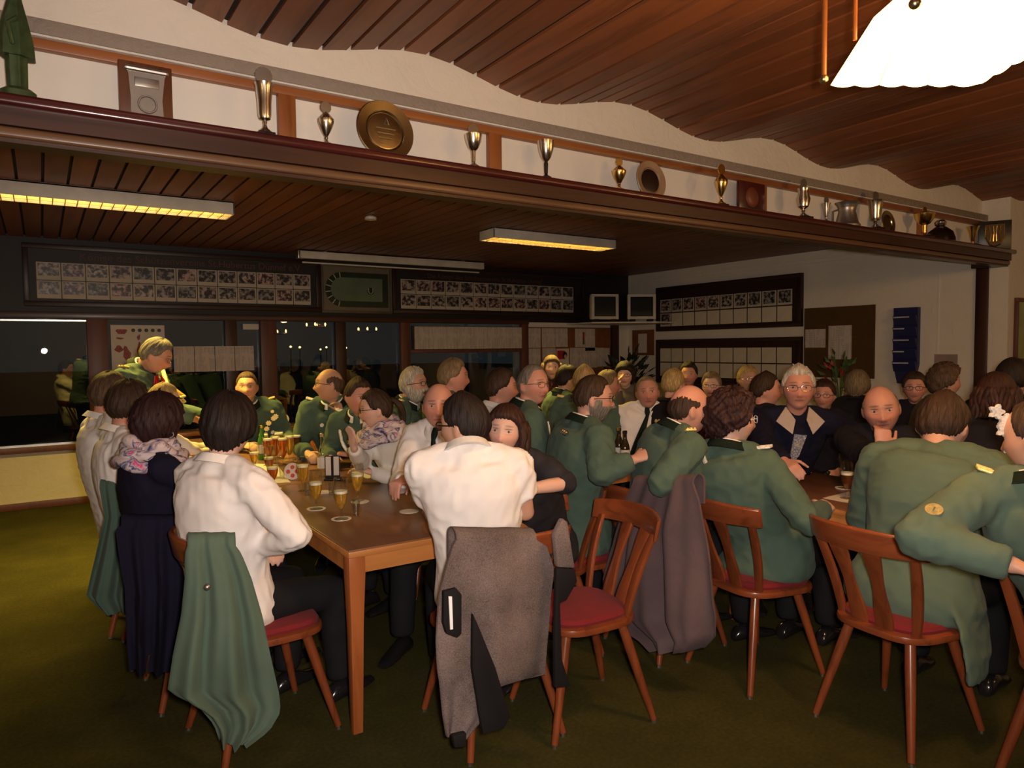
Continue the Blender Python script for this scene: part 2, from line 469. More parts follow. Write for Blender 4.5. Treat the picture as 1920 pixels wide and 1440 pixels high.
board_back(3.80, 6.98, 2.02, 2.64, 3.911, 6.77, 2.08, 2.469, 13, 'long black board with two rows of thirteen photos right of the target picture', 'Die K\u00f6nige des Sch\u00fctzenvereins St.Hubertus D\u00fcnnef', 4.3, .088, 3)
# framed shooting target picture
r = empty('target_picture', (2.86, YB, 2.02), 0, 'framed green and grey shooting target picture with rounded left end, above the windows', 'picture')
MB().box(0.01, .93, -.03, -.002, 0, .58).build('backing', plain('picture_grey', lin(112, 104, 88), .4), r)
M_dg = plain('dark_green_ring', lin(26, 44, 30), .4); M_lg = plain('pale_green_field', lin(96, 112, 92), .4, var=.25, sc_=3)
def stadium(cx, cz, rad, x1, n=20):
    return [(cx+rad*cos(a), -.03, cz+rad*sin(a)) for a in np.linspace(pi/2, 3*pi/2, n)]+[(x1, -.03, cz-rad), (x1, -.03, cz+rad)]
MB().poly(stadium(.27, .28, .215, .88), -.003, (0, 1, 0)).build('ring', M_dg, r)
MB().poly([(a, -.033, c) for a, b, c in stadium(.27, .285, .145, .80)], -.002, (0, 1, 0)).build('field', M_lg, r)
for k in range(8):
    a = pi/2+k*pi/8+.15; d = np.array([cos(a), 0, sin(a)])
    MB().obox(np.array([.27, -.034, .28])+d*.18, d*.033, (0, .001, 0), np.cross(d, [0, 1, 0])*.005).build('divider', M_card, r)
MB().lathe([(.045, 0), (.045, .004)], n=24).build('emblem', M_dg, r, loc=(.64, -.034, .27)).rotation_euler = (pi/2, 0, 0)
for sx in (-1, 1):
    MB().tube([(.64+sx*.006, -.0395, .235), (.64+sx*.03, -.0395, .265), (.64+sx*.026, -.0395, .305)], .005, 6).build('antler', M_card, r)
for a in ((0.005, .93, -.01, .02), (0.005, .93, .56, .59), (.005, .03, .02, .56), (.90, .93, .02, .56)):
    MB().box(a[0], a[1], -.05, -.03, a[2], a[3]).build('frame_bar', plain('grey_frame', lin(92, 82, 66), .5), r, bevel=.004)

# papers on the windows
def sheet_mat(name, seed, ink=(.15, .14, .16), paper=(.56, .50, .46), dens=60):
    t = NT(name); v = t.coord((1, 1, 1), 'Generated')
    w = t.n('ShaderNodeTexWave', bands_direction='Z'); w.inputs['Scale'].default_value = dens/6.28
    w.inputs['Distortion'].default_value = 0; t.l(v, w.inputs[0])
    nz = t.noise(t.coord((1, 1, .05)), 60+seed, 1)
    ln = t.m('MULTIPLY', t.m('GREATER_THAN', w.outputs[0], .62), t.m('GREATER_THAN', nz, .46))
    big = t.m('GREATER_THAN', t.noise(v, 2.5, 1), .42)
    t.base(t.mix(t.m('MULTIPLY', t.m('MULTIPLY', ln, big), .55), paper, ink)); t.set(.9, spec=.1); return t.mat
M_sheet = [sheet_mat('printed_sheet_%d' % i, i*3, dens=50+i*12) for i in range(3)]
def paper(x0, x1, z0, z1, label, parent=None, i=0, name='paper_sheet', cat='paper', group=None, y=YB-.004, th=.002, mat=None):
    o = MB().box(x0, x1, y-th, y, z0, z1).build(name, mat or M_sheet[i % 3], parent)
    if not parent: tag(o, label, cat, group)
    return o
# poster with drawings behind the speaker
r = empty('poster', (.625, YB-.01, 1.14), 0, 'white pinned poster with pink and brown drawings and five dots, behind the standing speaker', 'poster')
MB().box(-.01-.0, .50, -.003, 0, .05, .70).build('sheet', M_paper, r)
for k in range(5):
    MB().lathe([(.019, 0), (.019, .002)], n=16).build('dot', plain('dot_green', lin(70, 80, 70), .7), r, loc=(.20+.062*k, -.003, .645)).rotation_euler = (pi/2, 0, 0)
M_dr = plain('drawing_rose', lin(150, 84, 84), .8, var=.4, sc_=60); M_db = plain('drawing_blue', lin(96, 96, 150), .8, var=.4, sc_=60)
for k, (a, b, s1, s2) in enumerate(((.09, .63, .05, .035), (.07, .56, .035, .012), (.13, .40, .035, .07), (.06, .45, .04, .03), (.25, .44, .02, .07), (.25, .57, .015, .03), (.07, .22, .04, .04), (.19, .22, .04, .03), (.38, .36, .06, .05), (.28, .34, .03, .02))):
    pts = [(a+s1*cos(q)*(1+.25*sin(3*q+k)), -.0045, b+s2*sin(q)*(1+.3*cos(2*q+k))) for q in np.linspace(0, 2*pi, 14)[:-1]]
    MB().poly(pts, .0012, (0, 1, 0)).build('drawing', M_dr if k % 3 else M_dr if k < 8 else M_db, r)
for k in range(4):
    x0 = 1.20+k*.2125
    o = paper(x0+.003, x0+.209, 1.33, 1.61, None, None, k, y=YB-.047)
    tag(o, 'white sheet, %s in the row of four on the window behind the speaker' % ('partly hidden first', 'second', 'third', 'rightmost')[k], 'paper', 'four sheets in a row on the window')
tag(paper(1.945, 2.12, 1.80, 1.865, None, name='door_sign', mat=M_paper), 'small blank white sign at the top of the narrow window', 'sign')
# long row of lists, eight sheets
for k in range(8):
    x0 = 4.085+k*.2135
    o = paper(x0, x0+.211, 1.552, 1.853, None, None, k, y=YB-.065)
    tag(o, 'list sheet, %s in the long row above the window' % ('first from the left', 'second from the left', 'third from the left', 'fourth from the left', 'fifth from the left', 'sixth from the left', 'seventh from the left', 'rightmost')[k], 'paper', 'eight list sheets in a long row')
MB().box(4.05, 5.80, YB-.062, YB-.046, 1.545, 1.86).build('list_board', M_boardfr)
tag(bpy.data.objects['list_board'], 'dark wooden strip board holding the long row of list sheets', 'board')
# cork board with notices
cb = MB().box(5.90, 7.52, YB-.03, YB-.002, .95, 1.86).build('cork_board', M_cork)
tag(cb, 'brown cork notice board covered with papers near the back corner', 'notice board')
NOT = [(5.915, 6.155, 1.555, 1.845), (6.175, 6.42, 1.56, 1.845), (6.42, 6.66, 1.565, 1.845), (6.80, 7.0, 1.56, 1.84), (7.0, 7.2, 1.5, 1.84), (5.92, 6.15, 1.25, 1.545), (6.18, 6.43, 1.25, 1.55), (6.7, 6.88, 1.24, 1.55), (6.88, 7.06, 1.23, 1.55), (7.06, 7.24, 1.24, 1.55), (7.24, 7.38, 1.25, 1.545), (7.38, 7.5, 1.25, 1.54), (6.44, 6.66, 1.02, 1.24)]
NL = ['top left sheet with closely ruled text on the cork board', 'second sheet in the top row of the cork board', 'third sheet in the top row of the cork board', 'sheet with a red and green bar in the top row of the cork board', 'last white sheet in the top row of the cork board', 'leftmost sheet in the lower row of the cork board', 'sheet left of the red leaflet on the cork board', 'first sheet right of the red leaflet on the cork board', 'second sheet right of the red leaflet on the cork board', 'third sheet right of the red leaflet on the cork board', 'narrow sheet next to last in the lower row of the cork board', 'narrow rightmost sheet in the lower row of the cork board', 'sheet below the red leaflet on the cork board']
for k, (a, b, c, d) in enumerate(NOT):
    o = paper(a, b-.004, c, d, NL[k], None, k, y=YB-.031, group='notices on the cork board')
    if k == 3:
        MB().box(a+.15, a+.185, YB-.0345, YB-.033, 1.66, 1.79).build('red_bar', plain('print_red', lin(150, 40, 40), .7), o)
        MB().box(a+.15, a+.185, YB-.0345, YB-.033, 1.60, 1.66).build('green_bar', plain('print_green', lin(50, 100, 50), .7), o)
o = MB().box(6.44, 6.68, YB-.033, YB-.031, 1.26, 1.54).build('leaflet', M_paper)
tag(o, 'leaflet with red field and a black haired portrait on the cork board', 'leaflet')
MB().box(6.455, 6.60, YB-.0345, YB-.033, 1.38, 1.51).build('red_field', plain('leaflet_red', lin(170, 30, 40), .6), o)
MB().poly([(6.60+.045*cos(q), YB-.033, 1.44+.055*sin(q)) for q in np.linspace(0, 2*pi, 14)[:-1]], -.002, (0, 1, 0)).build('portrait_hair', plain('leaflet_black', (.01, .01, .012), .6), o)
MB().poly([(6.61+.024*cos(q), YB-.035, 1.42+.032*sin(q)) for q in np.linspace(0, 2*pi, 12)[:-1]], -.001, (0, 1, 0)).build('portrait_face', plain('leaflet_face', lin(190, 160, 150), .6), o)
MB().box(6.455, 6.54, YB-.0345, YB-.033, 1.28, 1.34).build('green_field', plain('leaflet_green', lin(50, 80, 50), .6), o)

# ---- right wall
def board_right(y0, y1, z0, z1, gy0, gy1, gz0, gz1, n, filled, label):
    r = empty('photo_board', (XR, y0, z0), 0, label, 'photo board')
    W, Hh = y0-y1, z1-z0
    MB().box(-.035, -.002, -W, 0, 0, Hh).build('backing', M_boardfr, r)
    for a in ((-W, 0, 0, .05), (-W, 0, Hh-.05, Hh), (-W, -W+.06, .05, Hh-.05), (-.06, 0, .05, Hh-.05)):
        MB().box(-.06, -.036, a[0], a[1], a[2], a[3]).build('frame_bar', M_boardfr, r, bevel=.004)
    cw = (gy0-gy1)/n; chh = (gz1-gz0)/2
    for row in (1, 0):
        for i in range(n):
            cy, cz = gy0-y0-cw*(i+.5), gz0-z0+chh*(row+.5)
            o = MB().box(-.003, 0, -cw/2+.008, cw/2-.008, -chh/2+.008, chh/2-.008).build('photo_card' if (row == 1 and filled) else 'blank_card', M_card if (filled and (row == 1 or i == 0)) else M_cardw, r, loc=(-.036, cy, cz))
            if filled and (row == 1 or i == 0):
                MB().box(-.0015, 0, -cw/2+.028, cw/2-.028, -chh/2+.035, chh/2-.02).build('picture', M_ph2 if i < 4 else M_ph1, o, loc=(-.003, 0, 0))
    return r
board_right(7.83, 5.34, 1.785, 2.45, 7.76, 5.47, 1.80+.05, 2.27, 10, True, 'upper dark board with ten photos above mostly blank cards on the plain wall')
board_right(7.83, 5.34, 1.0, 1.66, 7.76, 5.47, 1.10, 1.535, 10, False, 'lower dark wall board holding only blank white cards on the right wall')
r = empty('notice_board', (XR, 5.31, 1.16), 0, 'plain brown notice board with two white sheets on the right wall', 'notice board')
MB().box(-.03, -.002, -.885, 0, 0, .845).build('panel', fabric('brown_felt', lin(84, 62, 34), .95, 300), r)
MB().box(-.036, -.031, -.29, -.02, .36, .585).build('paper_sheet', M_sheet[0], r)
MB().box(-.036, -.031, -.62, -.33, .22, .62).build('paper_sheet', M_sheet[1], r)
# blue wall rack for leaflets
M_blue = plain('navy_blue_plastic', lin(30, 34, 84), .4)
r = empty('leaflet_rack', (XR, 4.19, 1.12), 0, 'tall dark blue leaflet rack with white title strips on the right wall', 'rack')
MB().poly([(-.0, 0, .83), (-.0, 0, .22), (0, -.05, 0), (0, -.22, 0), (0, -.26, .22), (0, -.26, .83)], -.06, (1, 0, 0)).build('back_panel', M_blue, r)
for k in range(5):
    z = .74-.125*k
    MB().poly([(-.06, -.01, z), (-.10, -.01, z-.0), (-.06, -.01, z-.11)], -.245, (0, 1, 0)).build('pocket', M_blue, r)
    MB().box(-.104, -.101, -.14 if k % 2 else -.19, -.02, z-.022, z-.008).build('title_strip', plain('title_white', lin(180, 180, 190), .6), r)
tag(MB().box(XR-.003, XR, 3.55, 3.78, 1.27, 1.44).build('paper_sheet', plain('grey_lilac_paper', lin(150, 128, 124), .8)), 'faint lilac paper notice low on the right wall beside the dark post', 'paper')
tag(MB().box(XR-.005, XR, 3.74, 3.75, 1.45, 2.3).build('cable', M_panelw), 'thin painted cable running down the right wall near the post', 'cable')
# framed picture by the corner, far right
r = empty('framed_picture', (8.06, 3.10, 1.36), 0, 'wood framed picture with pale green field, at the right edge beside the corner', 'picture')
MB().box(.02, .7, -.02, -.002, .02, .62).build('picture_field', plain('pale_green_picture', lin(150, 156, 96), .5, var=.3, sc_=4), r)
for a in ((0, .72, 0, .035), (0, .72, .60, .64), (0, .035, .035, .60), (.685, .72, .035, .60)):
    MB().box(a[0], a[1], -.035, -.0, a[2], a[3]).build('frame_bar', M_frame, r, bevel=.004)

# two old monitors on a shelf in the corner
tvs = empty('monitor_shelf', (7.3, 8.0, 1.90), 0, 'white corner shelf carrying the two box monitors', 'shelf')
p0, p1 = aty(1110, 592, 7.9), aty(1232, 585, 7.4)
MB().poly([(p0[0], p0[1], 0), (p1[0], p1[1], 0), (XR-.0, 7.45, 0), (XR-.0, YB-.0, 0), (p0[0], YB, 0)], .02, (0, 0, 1)).build('shelf_board', M_ltgrey, tvs).location = (-7.3, -8.0, .0)
def monitor(px, py, y, ang, lab):
    c = aty(px, py, y); c[2] = 1.925
    r = empty('monitor', tuple(c), radians(ang), lab, 'monitor', 'box monitors on the corner shelf')
    MB().loft([[(sx*w/2, yy, z0 if sz < 0 else z1) for sx, sz in ((-1, -1), (1, -1), (1, 1), (-1, 1))] for w, z0, z1, yy in ((.41, .03, .39, 0), (.41, .03, .39, .06), (.26, .08, .33, .30))]).build('housing', M_ltgrey, r, bevel=.008)
    m = MB()
    for a in ((-.205, .205, .03, .072), (-.205, .205, .355, .39), (-.205, -.165, .072, .355), (.165, .205, .072, .355)):
        m.box(a[0], a[1], -.018, 0, a[2], a[3])
    m.build('bezel', M_ltgrey, r)
    MB().loft([[(sx*w/2, yy, .2135+sz*h/2) for sx, sz in ((-1, -1), (1, -1), (1, 1), (-1, 1))] for w, h, yy in ((.30, .26, -.008), (.33, .285, -.002))]).build('screen', plain('monitor_glass', (.02, .025, .03), .08), r)
    for sx in (-1, 1): MB().box(sx*.13-.04, sx*.13+.04, -.02, .1, 0, .035).build('foot', M_gap, r, bevel=.005)
monitor(1134, 590, 7.75, -20, 'left box monitor with dark screen on the corner shelf')
monitor(1203, 585, 7.55, -34, 'right box monitor with dark screen on the corner shelf, turned more to the room')
# narrow cork board beside the post in the corner
r = empty('cork_board', (7.93, 8.42, 1.42), 0, 'small cork board with one grey sheet in the back right corner', 'notice board')
MB().box(-.02, 0, -.50, -.03, 0, .40).build('cork_panel', M_cork, r)
MB().box(-.023, -.02, -.36, -.17, .04, .34).build('paper_sheet', M_paper, r)
tag(MB().tube([(7.66, YB-.02, 1.9), (7.66, YB-.02, 1.38)], .006, 6).build('cable', M_ltgrey), 'thin pale cable hanging down the dark corner post', 'cable')
MB().box(7.54, 7.68, YB-.05, YB, .5, 1.95).build('trim_4', M_darkwoodz)['kind'] = 'structure'

# ---- fluorescent fittings
M_tube = emis('tube_glow', (1.0, .66, .20), 16.0)
M_louvre = plain('louvre_gold', (.75, .62, .35), .3, .6)
def fitting(x0, x1, y0, label):
    r = empty('ceiling_light', (x0, y0, 2.60), 0, label, 'ceiling light', 'fluorescent fittings on the low ceiling')
    W = x1-x0; D = .27
    MB().box(0, W, 0, .012, 0, .10).box(0, W, D-.012, D, 0, .10).box(0, .012, 0, D, 0, .1).box(W-.012, W, 0, D, 0, .1).box(0, W, 0, D, .085, .10).build('housing', M_ltgrey, r, bevel=.003)
    for yy in (.085, .185): MB().tube([(.03, yy, .055), (W-.03, yy, .055)], .013, 8).build('tube', M_tube, r)
    n = 21
    for k in range(1, n):
        MB().poly([(W*k/n-.003, .012, .0), (W*k/n-.003, D-.012, .0), (W*k/n-.003, D-.012, .04), (W*k/n-.003, .012, .04)], .006, (1, 0, 0)).build('louvre', M_louvre, r)
    MB().box(.012, W-.012, D/2-.004, D/2+.004, 0, .05).build('reflector', M_louvre, r)
fitting(-.26, 1.28, 5.75, 'long grey fluorescent fitting at the left with glowing louvres under the low ceiling')
fitting(3.60, 5.14, 5.69, 'shorter looking grey fluorescent fitting in the middle of the low ceiling')
# projector screen box
a, b = atz(563, 470, 2.68), atz(915, 492, 2.68)
r = empty('projection_screen', (a[0], a[1], 2.60), 0, 'white roll-up projection screen case under the low ceiling', 'projection screen')
W = b[0]-a[0]
MB().box(0, W, 0, .10, 0, .085).build('case', M_ltgrey, r, bevel=.008)
MB().box(-.025, 0, -.003, .103, -.004, .09).build('end_cap', M_metal, r, bevel=.003)
MB().box(.03, W-.06, .03, .05, -.052, -.035).build('bottom_bar', M_ltgrey, r, bevel=.003)
MB().box(.05, W-.08, .04, .042, -.04, .01).build('cloth', M_gap, r)
for k in (.3, W-.3): MB().box(k-.02, k+.02, .03, .08, .085, .1).build('bracket', M_metal, r)
MB().lathe([(.05, 0), (.05, .02), (.03, .035), (.01, .036)], n=18).build('smoke_detector', M_ltgrey, smooth=True, loc=tuple(atz(695, 412, 2.665)))
tag(bpy.data.objects['smoke_detector'], 'small pale disc on the low ceiling between the two fittings', 'smoke detector')

# ------------------------------------------------------------------ trophies on the shelf
M_silver = plain('silver', (.66, .60, .52), .22, 1, var=.1)
M_gold = plain('gold', (.85, .58, .20), .2, 1, var=.1)
M_pewter = plain('pewter', (.36, .33, .30), .38, .9, var=.15)
M_brass = plain('dull_brass', (.42, .34, .20), .3, 1, var=.1)
M_bronze = plain('green_bronze', lin(64, 82, 50), .45, .35, var=.3, sc_=20)
M_blackst = plain('black_stone', (.015, .014, .014), .25)
M_walnut = wood('walnut_plaque', lin(88, 50, 28), lin(60, 32, 18), axis=2, rough=.4)
ZS = 2.462
def shelf_at(px, py, y=3.19):
    p = aty(px, py, y); return (p[0], y, ZS)
def cup(px, py, h, label, body, stem='silver', disc=True, w=.055, mat=None, mat2=None, base=M_blackst, y=3.19, handles=False, group='trophies on the shelf'):
    """a turned trophy cup of total height h"""
    mat = mat or M_silver; mat2 = mat2 or mat
    r = empty('trophy_cup', shelf_at(px, py, y), 0, label, 'trophy', group)
    MB().box(-w*.75, w*.75, -w*.75, w*.75, 0, h*.10).build('base', base, r, bevel=.003)
    z0 = h*.10
    foot = [(w*.62, 0), (w*.6, .006), (w*.25, h*.06), (w*.13, h*.1), (w*.2, h*.13), (w*.12, h*.17)]
    MB().lathe([(a, z0+b) for a, b in foot], n=20).build('stem', mat2, r, smooth=True)
    zb = z0+h*.15; hb = (h*.86 if not disc else h*.70)-zb
    prof = {'tall': [(.12, 0), (.5, .05), (.58, .15), (.62, .5), (.74, .9), (.86, 1), (.82, 1.0), (.6, .95)],
            'urn': [(.12, 0), (.3, .1), (.62, .35), (.85, .6), (.86, .72), (.6, .84), (.35, .95), (.12, 1.0)],
            'bowl': [(.15, .3), (.5, .42), (.82, .7), (.95, 1.0), (.9, 1.0), (.7, .75)],
            'cone': [(.2, 0), (.3, .1), (.5, .6), (.8, 1), (.75, 1), (.4, .6)],
            'waist': [(.12, 0), (.55, .15), (.7, .5), (.5, .8), (.62, 1.0), (.55, 1.0)]}[body]
    MB().lathe([(w*a, zb+hb*b) for a, b in prof], n=24).build('bowl', mat, r, smooth=True)
    if body == 'bowl': MB().lathe([(w*.2, z0+h*.1), (w*.24, z0+h*.3), (w*.16, zb+hb*.32)], n=14).build('column', mat2, r, smooth=True)
    if handles:
        for s in (-1, 1): MB().tube([(s*w*.7, 0, zb+hb*.35), (s*w*1.1, 0, zb+hb*.5), (s*w*1.15, 0, zb+hb*.75), (s*w*.8, 0, zb+hb*.78)], .003, 6).build('handle', mat, r)
    if disc:
        R_ = h*.10
        pts = [((R_*(1+.07*(k % 2)))*cos(2*pi*k/28), 0, (R_*(1+.07*(k % 2)))*sin(2*pi*k/28)) for k in range(28)]
        MB().poly(pts, .008, (0, 1, 0)).build('disc', M_pewter if mat is not M_gold else mat, r, loc=(0, -.004, zb+hb+R_*.95))
        MB().lathe([(.008, 0), (.004, R_*.3)], n=8).build('disc_mount', mat, r, loc=(0, 0, zb+hb-.003))
    return r
def hpx(px, py_t, py_b, y=3.19): return aty(px, py_t, y)[2]-ZS
cup(497, 240, hpx(490, 110, 245), 'tall slim silver cup with toothed round disc on top, black base, left on the shelf', 'tall', w=.048)
cup(612, 262, hpx(612, 181, 262), 'small silver urn cup with ring finial beside the left brass plate', 'urn', w=.042)
cup(888, 303, hpx(887, 222, 303), 'silver cup with twisted stem and white glass disc on top', 'bowl', w=.048)
cup(1024, 328, hpx(1024, 252, 328), 'open silver cup held by a dark figure stem', 'bowl', disc=False, w=.050, mat2=M_blackst)
cup(1161, 348, hpx(1161, 288, 348), 'gold bellied cup with disc, just left of the second plate', 'urn', w=.048, mat=M_gold)
cup(1352, 378, hpx(1352, 298, 380), 'gold and green glinting cup with small figure on top', 'urn', w=.05, mat=M_gold)
cup(1506, 406, hpx(1505, 326, 408), 'tall silver waisted cup on a large black block base', 'waist', disc=True, w=.07, mat=M_silver)
cup(1549, 412, hpx(1548, 363, 414), 'little silver cone cup with gold top', 'cone', w=.04)
cup(1641, 428, hpx(1640, 350, 430), 'tall narrow silver beaker cup with figure finial right of the pewter jug', 'tall', w=.075)
cup(1733, 442, hpx(1732, 380, 442), 'shiny gold bowl cup near the right end of the shelf', 'bowl', w=.09, mat=M_gold)
cup(1824, 458, hpx(1823, 418, 460), 'small white and gold cup at the right end of the shelf', 'cone', disc=False, w=.07, mat=M_gold)
# pewter jug
r = empty('pewter_jug', shelf_at(1588, 420), 0, 'wide grey pewter jug with flared rim on the shelf', 'jug', 'trophies on the shelf')
hj = hpx(1588, 380, 422)
MB().lathe([(.095, 0), (.10, .02), (.085, hj*.2), (.062, hj*.65), (.07, hj*.85), (.092, hj), (.085, hj), (.06, hj*.7)], n=26).build('body', M_pewter, r, smooth=True)
MB().tube([(.0, .06, hj*.8), (.0, .12, hj*.75), (.0, .12, hj*.35), (.0, .08, hj*.25)], .009, 8).build('handle', M_pewter, r, smooth=True)
# plates leaning on the wall
def plate(px, py, rad, label, m1, m2, wd=.0):
    c = aty(px, py, 3.27)
    r = empty('plate', (c[0], 3.25, ZS), 0, label, 'plate', 'plates leaning on the shelf')
    o = MB().lathe([(.01, .0), (rad*.6, 0), (rad*.68, .016), (rad*.97, .024), (rad, .020), (rad*.95, .016), (rad*.66, .006), (.01, -.006)], n=40).build('dish', m1, r, smooth=True, loc=(0, 0, rad))
    o.rotation_euler = (pi/2-.12, 0, 0)
    o2 = MB().lathe([(.008, .0), (rad*.58, 0), (rad*.6, .004), (rad*.56, .006), (.01, .003)], n=36).build('well', m2, r, smooth=True, loc=(0, -.006, rad))
    o2.rotation_euler = (pi/2-.12, 0, 0)
    return r
pr = plate(717, 245, .148, 'large dull brass plate with engraved centre leaning on the shelf wall', M_brass, M_brass)
for k in range(4): MB().box(-.05+.008*k, .05-.008*k, -.0265+.002*k, -.0245+.002*k, .155-.022*k, .158-.022*k).build('engraved_line', M_pewter, pr)
MB().tube([(-.012, -.03, .175), (0, -.031, .205), (.012, -.03, .175)], .003, 6, closed=True).build('emblem', M_pewter, pr)
plate(1213, 331, .125, 'pale rimmed plate with dark round centre leaning on the shelf wall', plain('rim_beige', lin(150, 120, 90), .4), plain('dark_well', lin(40, 24, 18), .3))
plate(1657, 415, .105, 'dark tilted plate behind the tall narrow cup', M_brass, plain('dark_well2', lin(60, 40, 22), .35))
# helmet shaped piece near the end
r = empty('trophy_bust', shelf_at(1763, 450), 0, 'dark domed trophy with a shiny round knob near the end of the shelf', 'trophy', 'trophies on the shelf')
MB().lathe([(.12, 0), (.12, .03), (.10, .09), (.05, .13), (.03, .14)], n=22).build('dome', plain('dark_bronze', lin(44, 28, 20), .3, .5), r, smooth=True)
MB().lathe([(.02, .13), (.045, .15), (.05, .175), (.03, .195), (.008, .2)], n=18).build('knob', M_silver, r, smooth=True)
# wooden plaque with pewter scroll
p = shelf_at(277, 218, 3.26)
r = empty('plaque', (p[0]+.0, 3.27, ZS), 0, 'wooden plaque with cast pewter scroll and ring relief, left part of the shelf', 'plaque')
hp_ = aty(277, 122, 3.27)[2]-ZS
MB().box(-.10, .095, -.012, .012, 0, hp_).build('wood_panel', M_walnut, r, bevel=.004)
MB().poly([(-.062, -.012, .02), (.06, -.012, .02), (.055, -.012, hp_*.45), (.066, -.012, hp_*.8), (.075, -.012, hp_-.03), (-.075, -.012, hp_-.03), (-.066, -.012, hp_*.8), (-.06, -.012, hp_*.45)], -.008, (0, 1, 0)).build('scroll', M_pewter, r)
for z in (.02, hp_-.03): MB().tube([(-.072, -.02, z), (.072, -.02, z)], .011, 10, round_=True).build('scroll_roll', M_pewter, r)
MB().tube([(.033*cos(a), -.023, hp_*.36+.033*sin(a)) for a in np.linspace(0, 2*pi, 20)[:-1]], .004, 6, closed=True).build('ring', M_pewter, r)
MB().box(-.045, .045, -.026, -.02, hp_*.62, hp_*.76).build('name_panel', M_pewter, r, bevel=.002)
# red brown plaque
p = shelf_at(1408, 392, 3.28)
r = empty('plaque', (p[0], 3.28, ZS), 0, 'reddish brown wooden plaque with faint carved relief in the middle of the shelf', 'plaque')
MB().box(-.14, .14, -.012, .015, 0, .245).build('wood_panel', M_shelf, r, bevel=.005)
MB().lathe([(.07, 0), (.06, .008), (.03, .012), (.005, .014)], n=24).build('relief', plain('carved_red', lin(110, 56, 40), .4), r, loc=(0, -.012, .14), smooth=True).rotation_euler = (pi/2, 0, 0)
# black plaque with gold crest
r = empty('plaque', (7.79, 3.175, ZS), radians(-60), 'black board with gold crest emblem at the right end of the shelf', 'plaque')
MB().box(-.135, .135, -.012, .012, 0, .28).build('panel', plain('black_lacquer', (.02, .022, .016), .35), r, bevel=.003)
MB().poly([(-.075, -.012, .25), (-.08, -.012, .12), (-.045, -.012, .05), (0, -.012, .03), (.045, -.012, .05), (.08, -.012, .12), (.075, -.012, .25)], -.004, (0, 1, 0)).build('crest_field', plain('crest_dark', lin(70, 50, 20), .4, .5), r)
MB().tube([(-.075, -.018, .25), (-.08, -.018, .12), (-.045, -.018, .05), (0, -.018, .03), (.045, -.018, .05), (.08, -.018, .12), (.075, -.018, .25)], .006, 6, closed=True).build('crest_rim', M_gold, r)
for k in range(4): MB().tube([(-.045+.03*k, -.018, .23), (-.03+.02*k, -.02, .15), (-.04+.027*k, -.018, .08)], .005, 6).build('crest_charge', M_gold, r)
# green cloaked statue
p = shelf_at(35, 180, 3.17)
r = empty('statuette', p, radians(15), 'dark green bronze statuette of a cloaked hooded figure at the left end of the shelf', 'statuette')
def fl(z, rx, ry, n=28, k=7, a=.1):
    return [(rx*cos(t)*(1+a*sin(k*t)), ry*sin(t)*(1+a*sin(k*t)), z) for t in np.linspace(0, 2*pi, n+1)[:-1]]
MB().loft([fl(0, .085, .07, a=.02), fl(.045, .085, .07, a=.02), fl(.06, .06, .055, a=.02)]).build('plinth', M_bronze, r, smooth=True)
MB().loft([fl(.05, .045, .04), fl(.17, .048, .04), fl(.24, .05, .042)]).build('robe', M_bronze, r, smooth=True)
MB().loft([fl(.20, .085, .06), fl(.27, .08, .058), fl(.38, .052, .045), fl(.45, .035, .035, a=.03), fl(.50, .028, .03, a=0), fl(.54, .01, .012, a=0)]).build('cloak', M_bronze, r, smooth=True)
MB().ell((0, -.02, .475), (.022, .02, .028)).build('face', M_bronze, r, smooth=True)
MB().tube([(-.03, -.05, .25), (-.05, -.06, .33), (-.01, -.055, .36)], .012, 8, round_=True).build('arm', M_bronze, r, smooth=True)
r.scale = (.68, .68, .80)

# ------------------------------------------------------------------ square pendant lamp
A = np.array([2.26, 1.43]); B = np.array([2.68, 1.16]); 
e1 = (B-A)/np.linalg.norm(B-A); e2 = np.array([e1[1], -e1[0]])
if e2[1] > 0: e2 = -e2
S = .50; zr = 2.435
r = empty('pendant_lamp', (A[0], A[1], zr), 0, 'large square wooden pendant lamp with brightly glowing scalloped glass panels', 'lamp')
M_glow = NT('glowing_glass'); M_glow.base((.9, .6, .3)); M_glow.b.inputs['Emission Color'].default_value = (1, .55, .16, 1); M_glow.b.inputs['Emission Strength'].default_value = 14.0; M_glow = M_glow.mat
def P3(u, v, z): return np.array([*(e1*u+e2*v), z])
def glass(p0, p1, name='glass_panel'):
    ins = lambda p: cc+(p-cc)*.62
    d = p1-p0; L = np.linalg.norm(d); n_ = np.cross(d/L, [0, 0, 1]); pts = []
    hh = .175
    low = [p0+d*t+np.array([0, 0, -.006-.007*abs(sin(2*pi*t))]) for t in np.linspace(0, 1, 17)]
    up = [ins(p1)+np.array([0, 0, hh]), ins(p0)+np.array([0, 0, hh])]
    MB().poly(low+up, .005, n_).build(name, M_glow, r)
cc = P3(S/2, S/2, 0)
cor = [P3(0, 0, 0), P3(S, 0, 0), P3(S, S, 0), P3(0, S, 0)]
for i in range(4):
    a, b = cor[i], cor[(i+1) % 4]
    for k in range(3): glass(a+(b-a)*(k/3+.005), a+(b-a)*((k+1)/3-.005))
M_lampw = wood('lamp_wood', lin(120, 70, 30), lin(80, 44, 18), axis=2, rough=.35)
cc = P3(S/2, S/2, 0)
for q in cor:
    o_ = (q-cc)*.06
    MB().tube([q+o_+[0, 0, .03], q+o_+[0, 0, .42]], .009, 10).build('rod', M_lampw, r, smooth=True)
    MB().ell(q+o_+[0, 0, .02], (.016, .016, .016)).build('finial', M_brass, r, smooth=True)
    MB().tube([q+(cc-q)*.22+[0, 0, .12], q+(cc-q)*.22+[0, 0, .42]], .007, 8).build('rod', M_lampw, r, smooth=True)
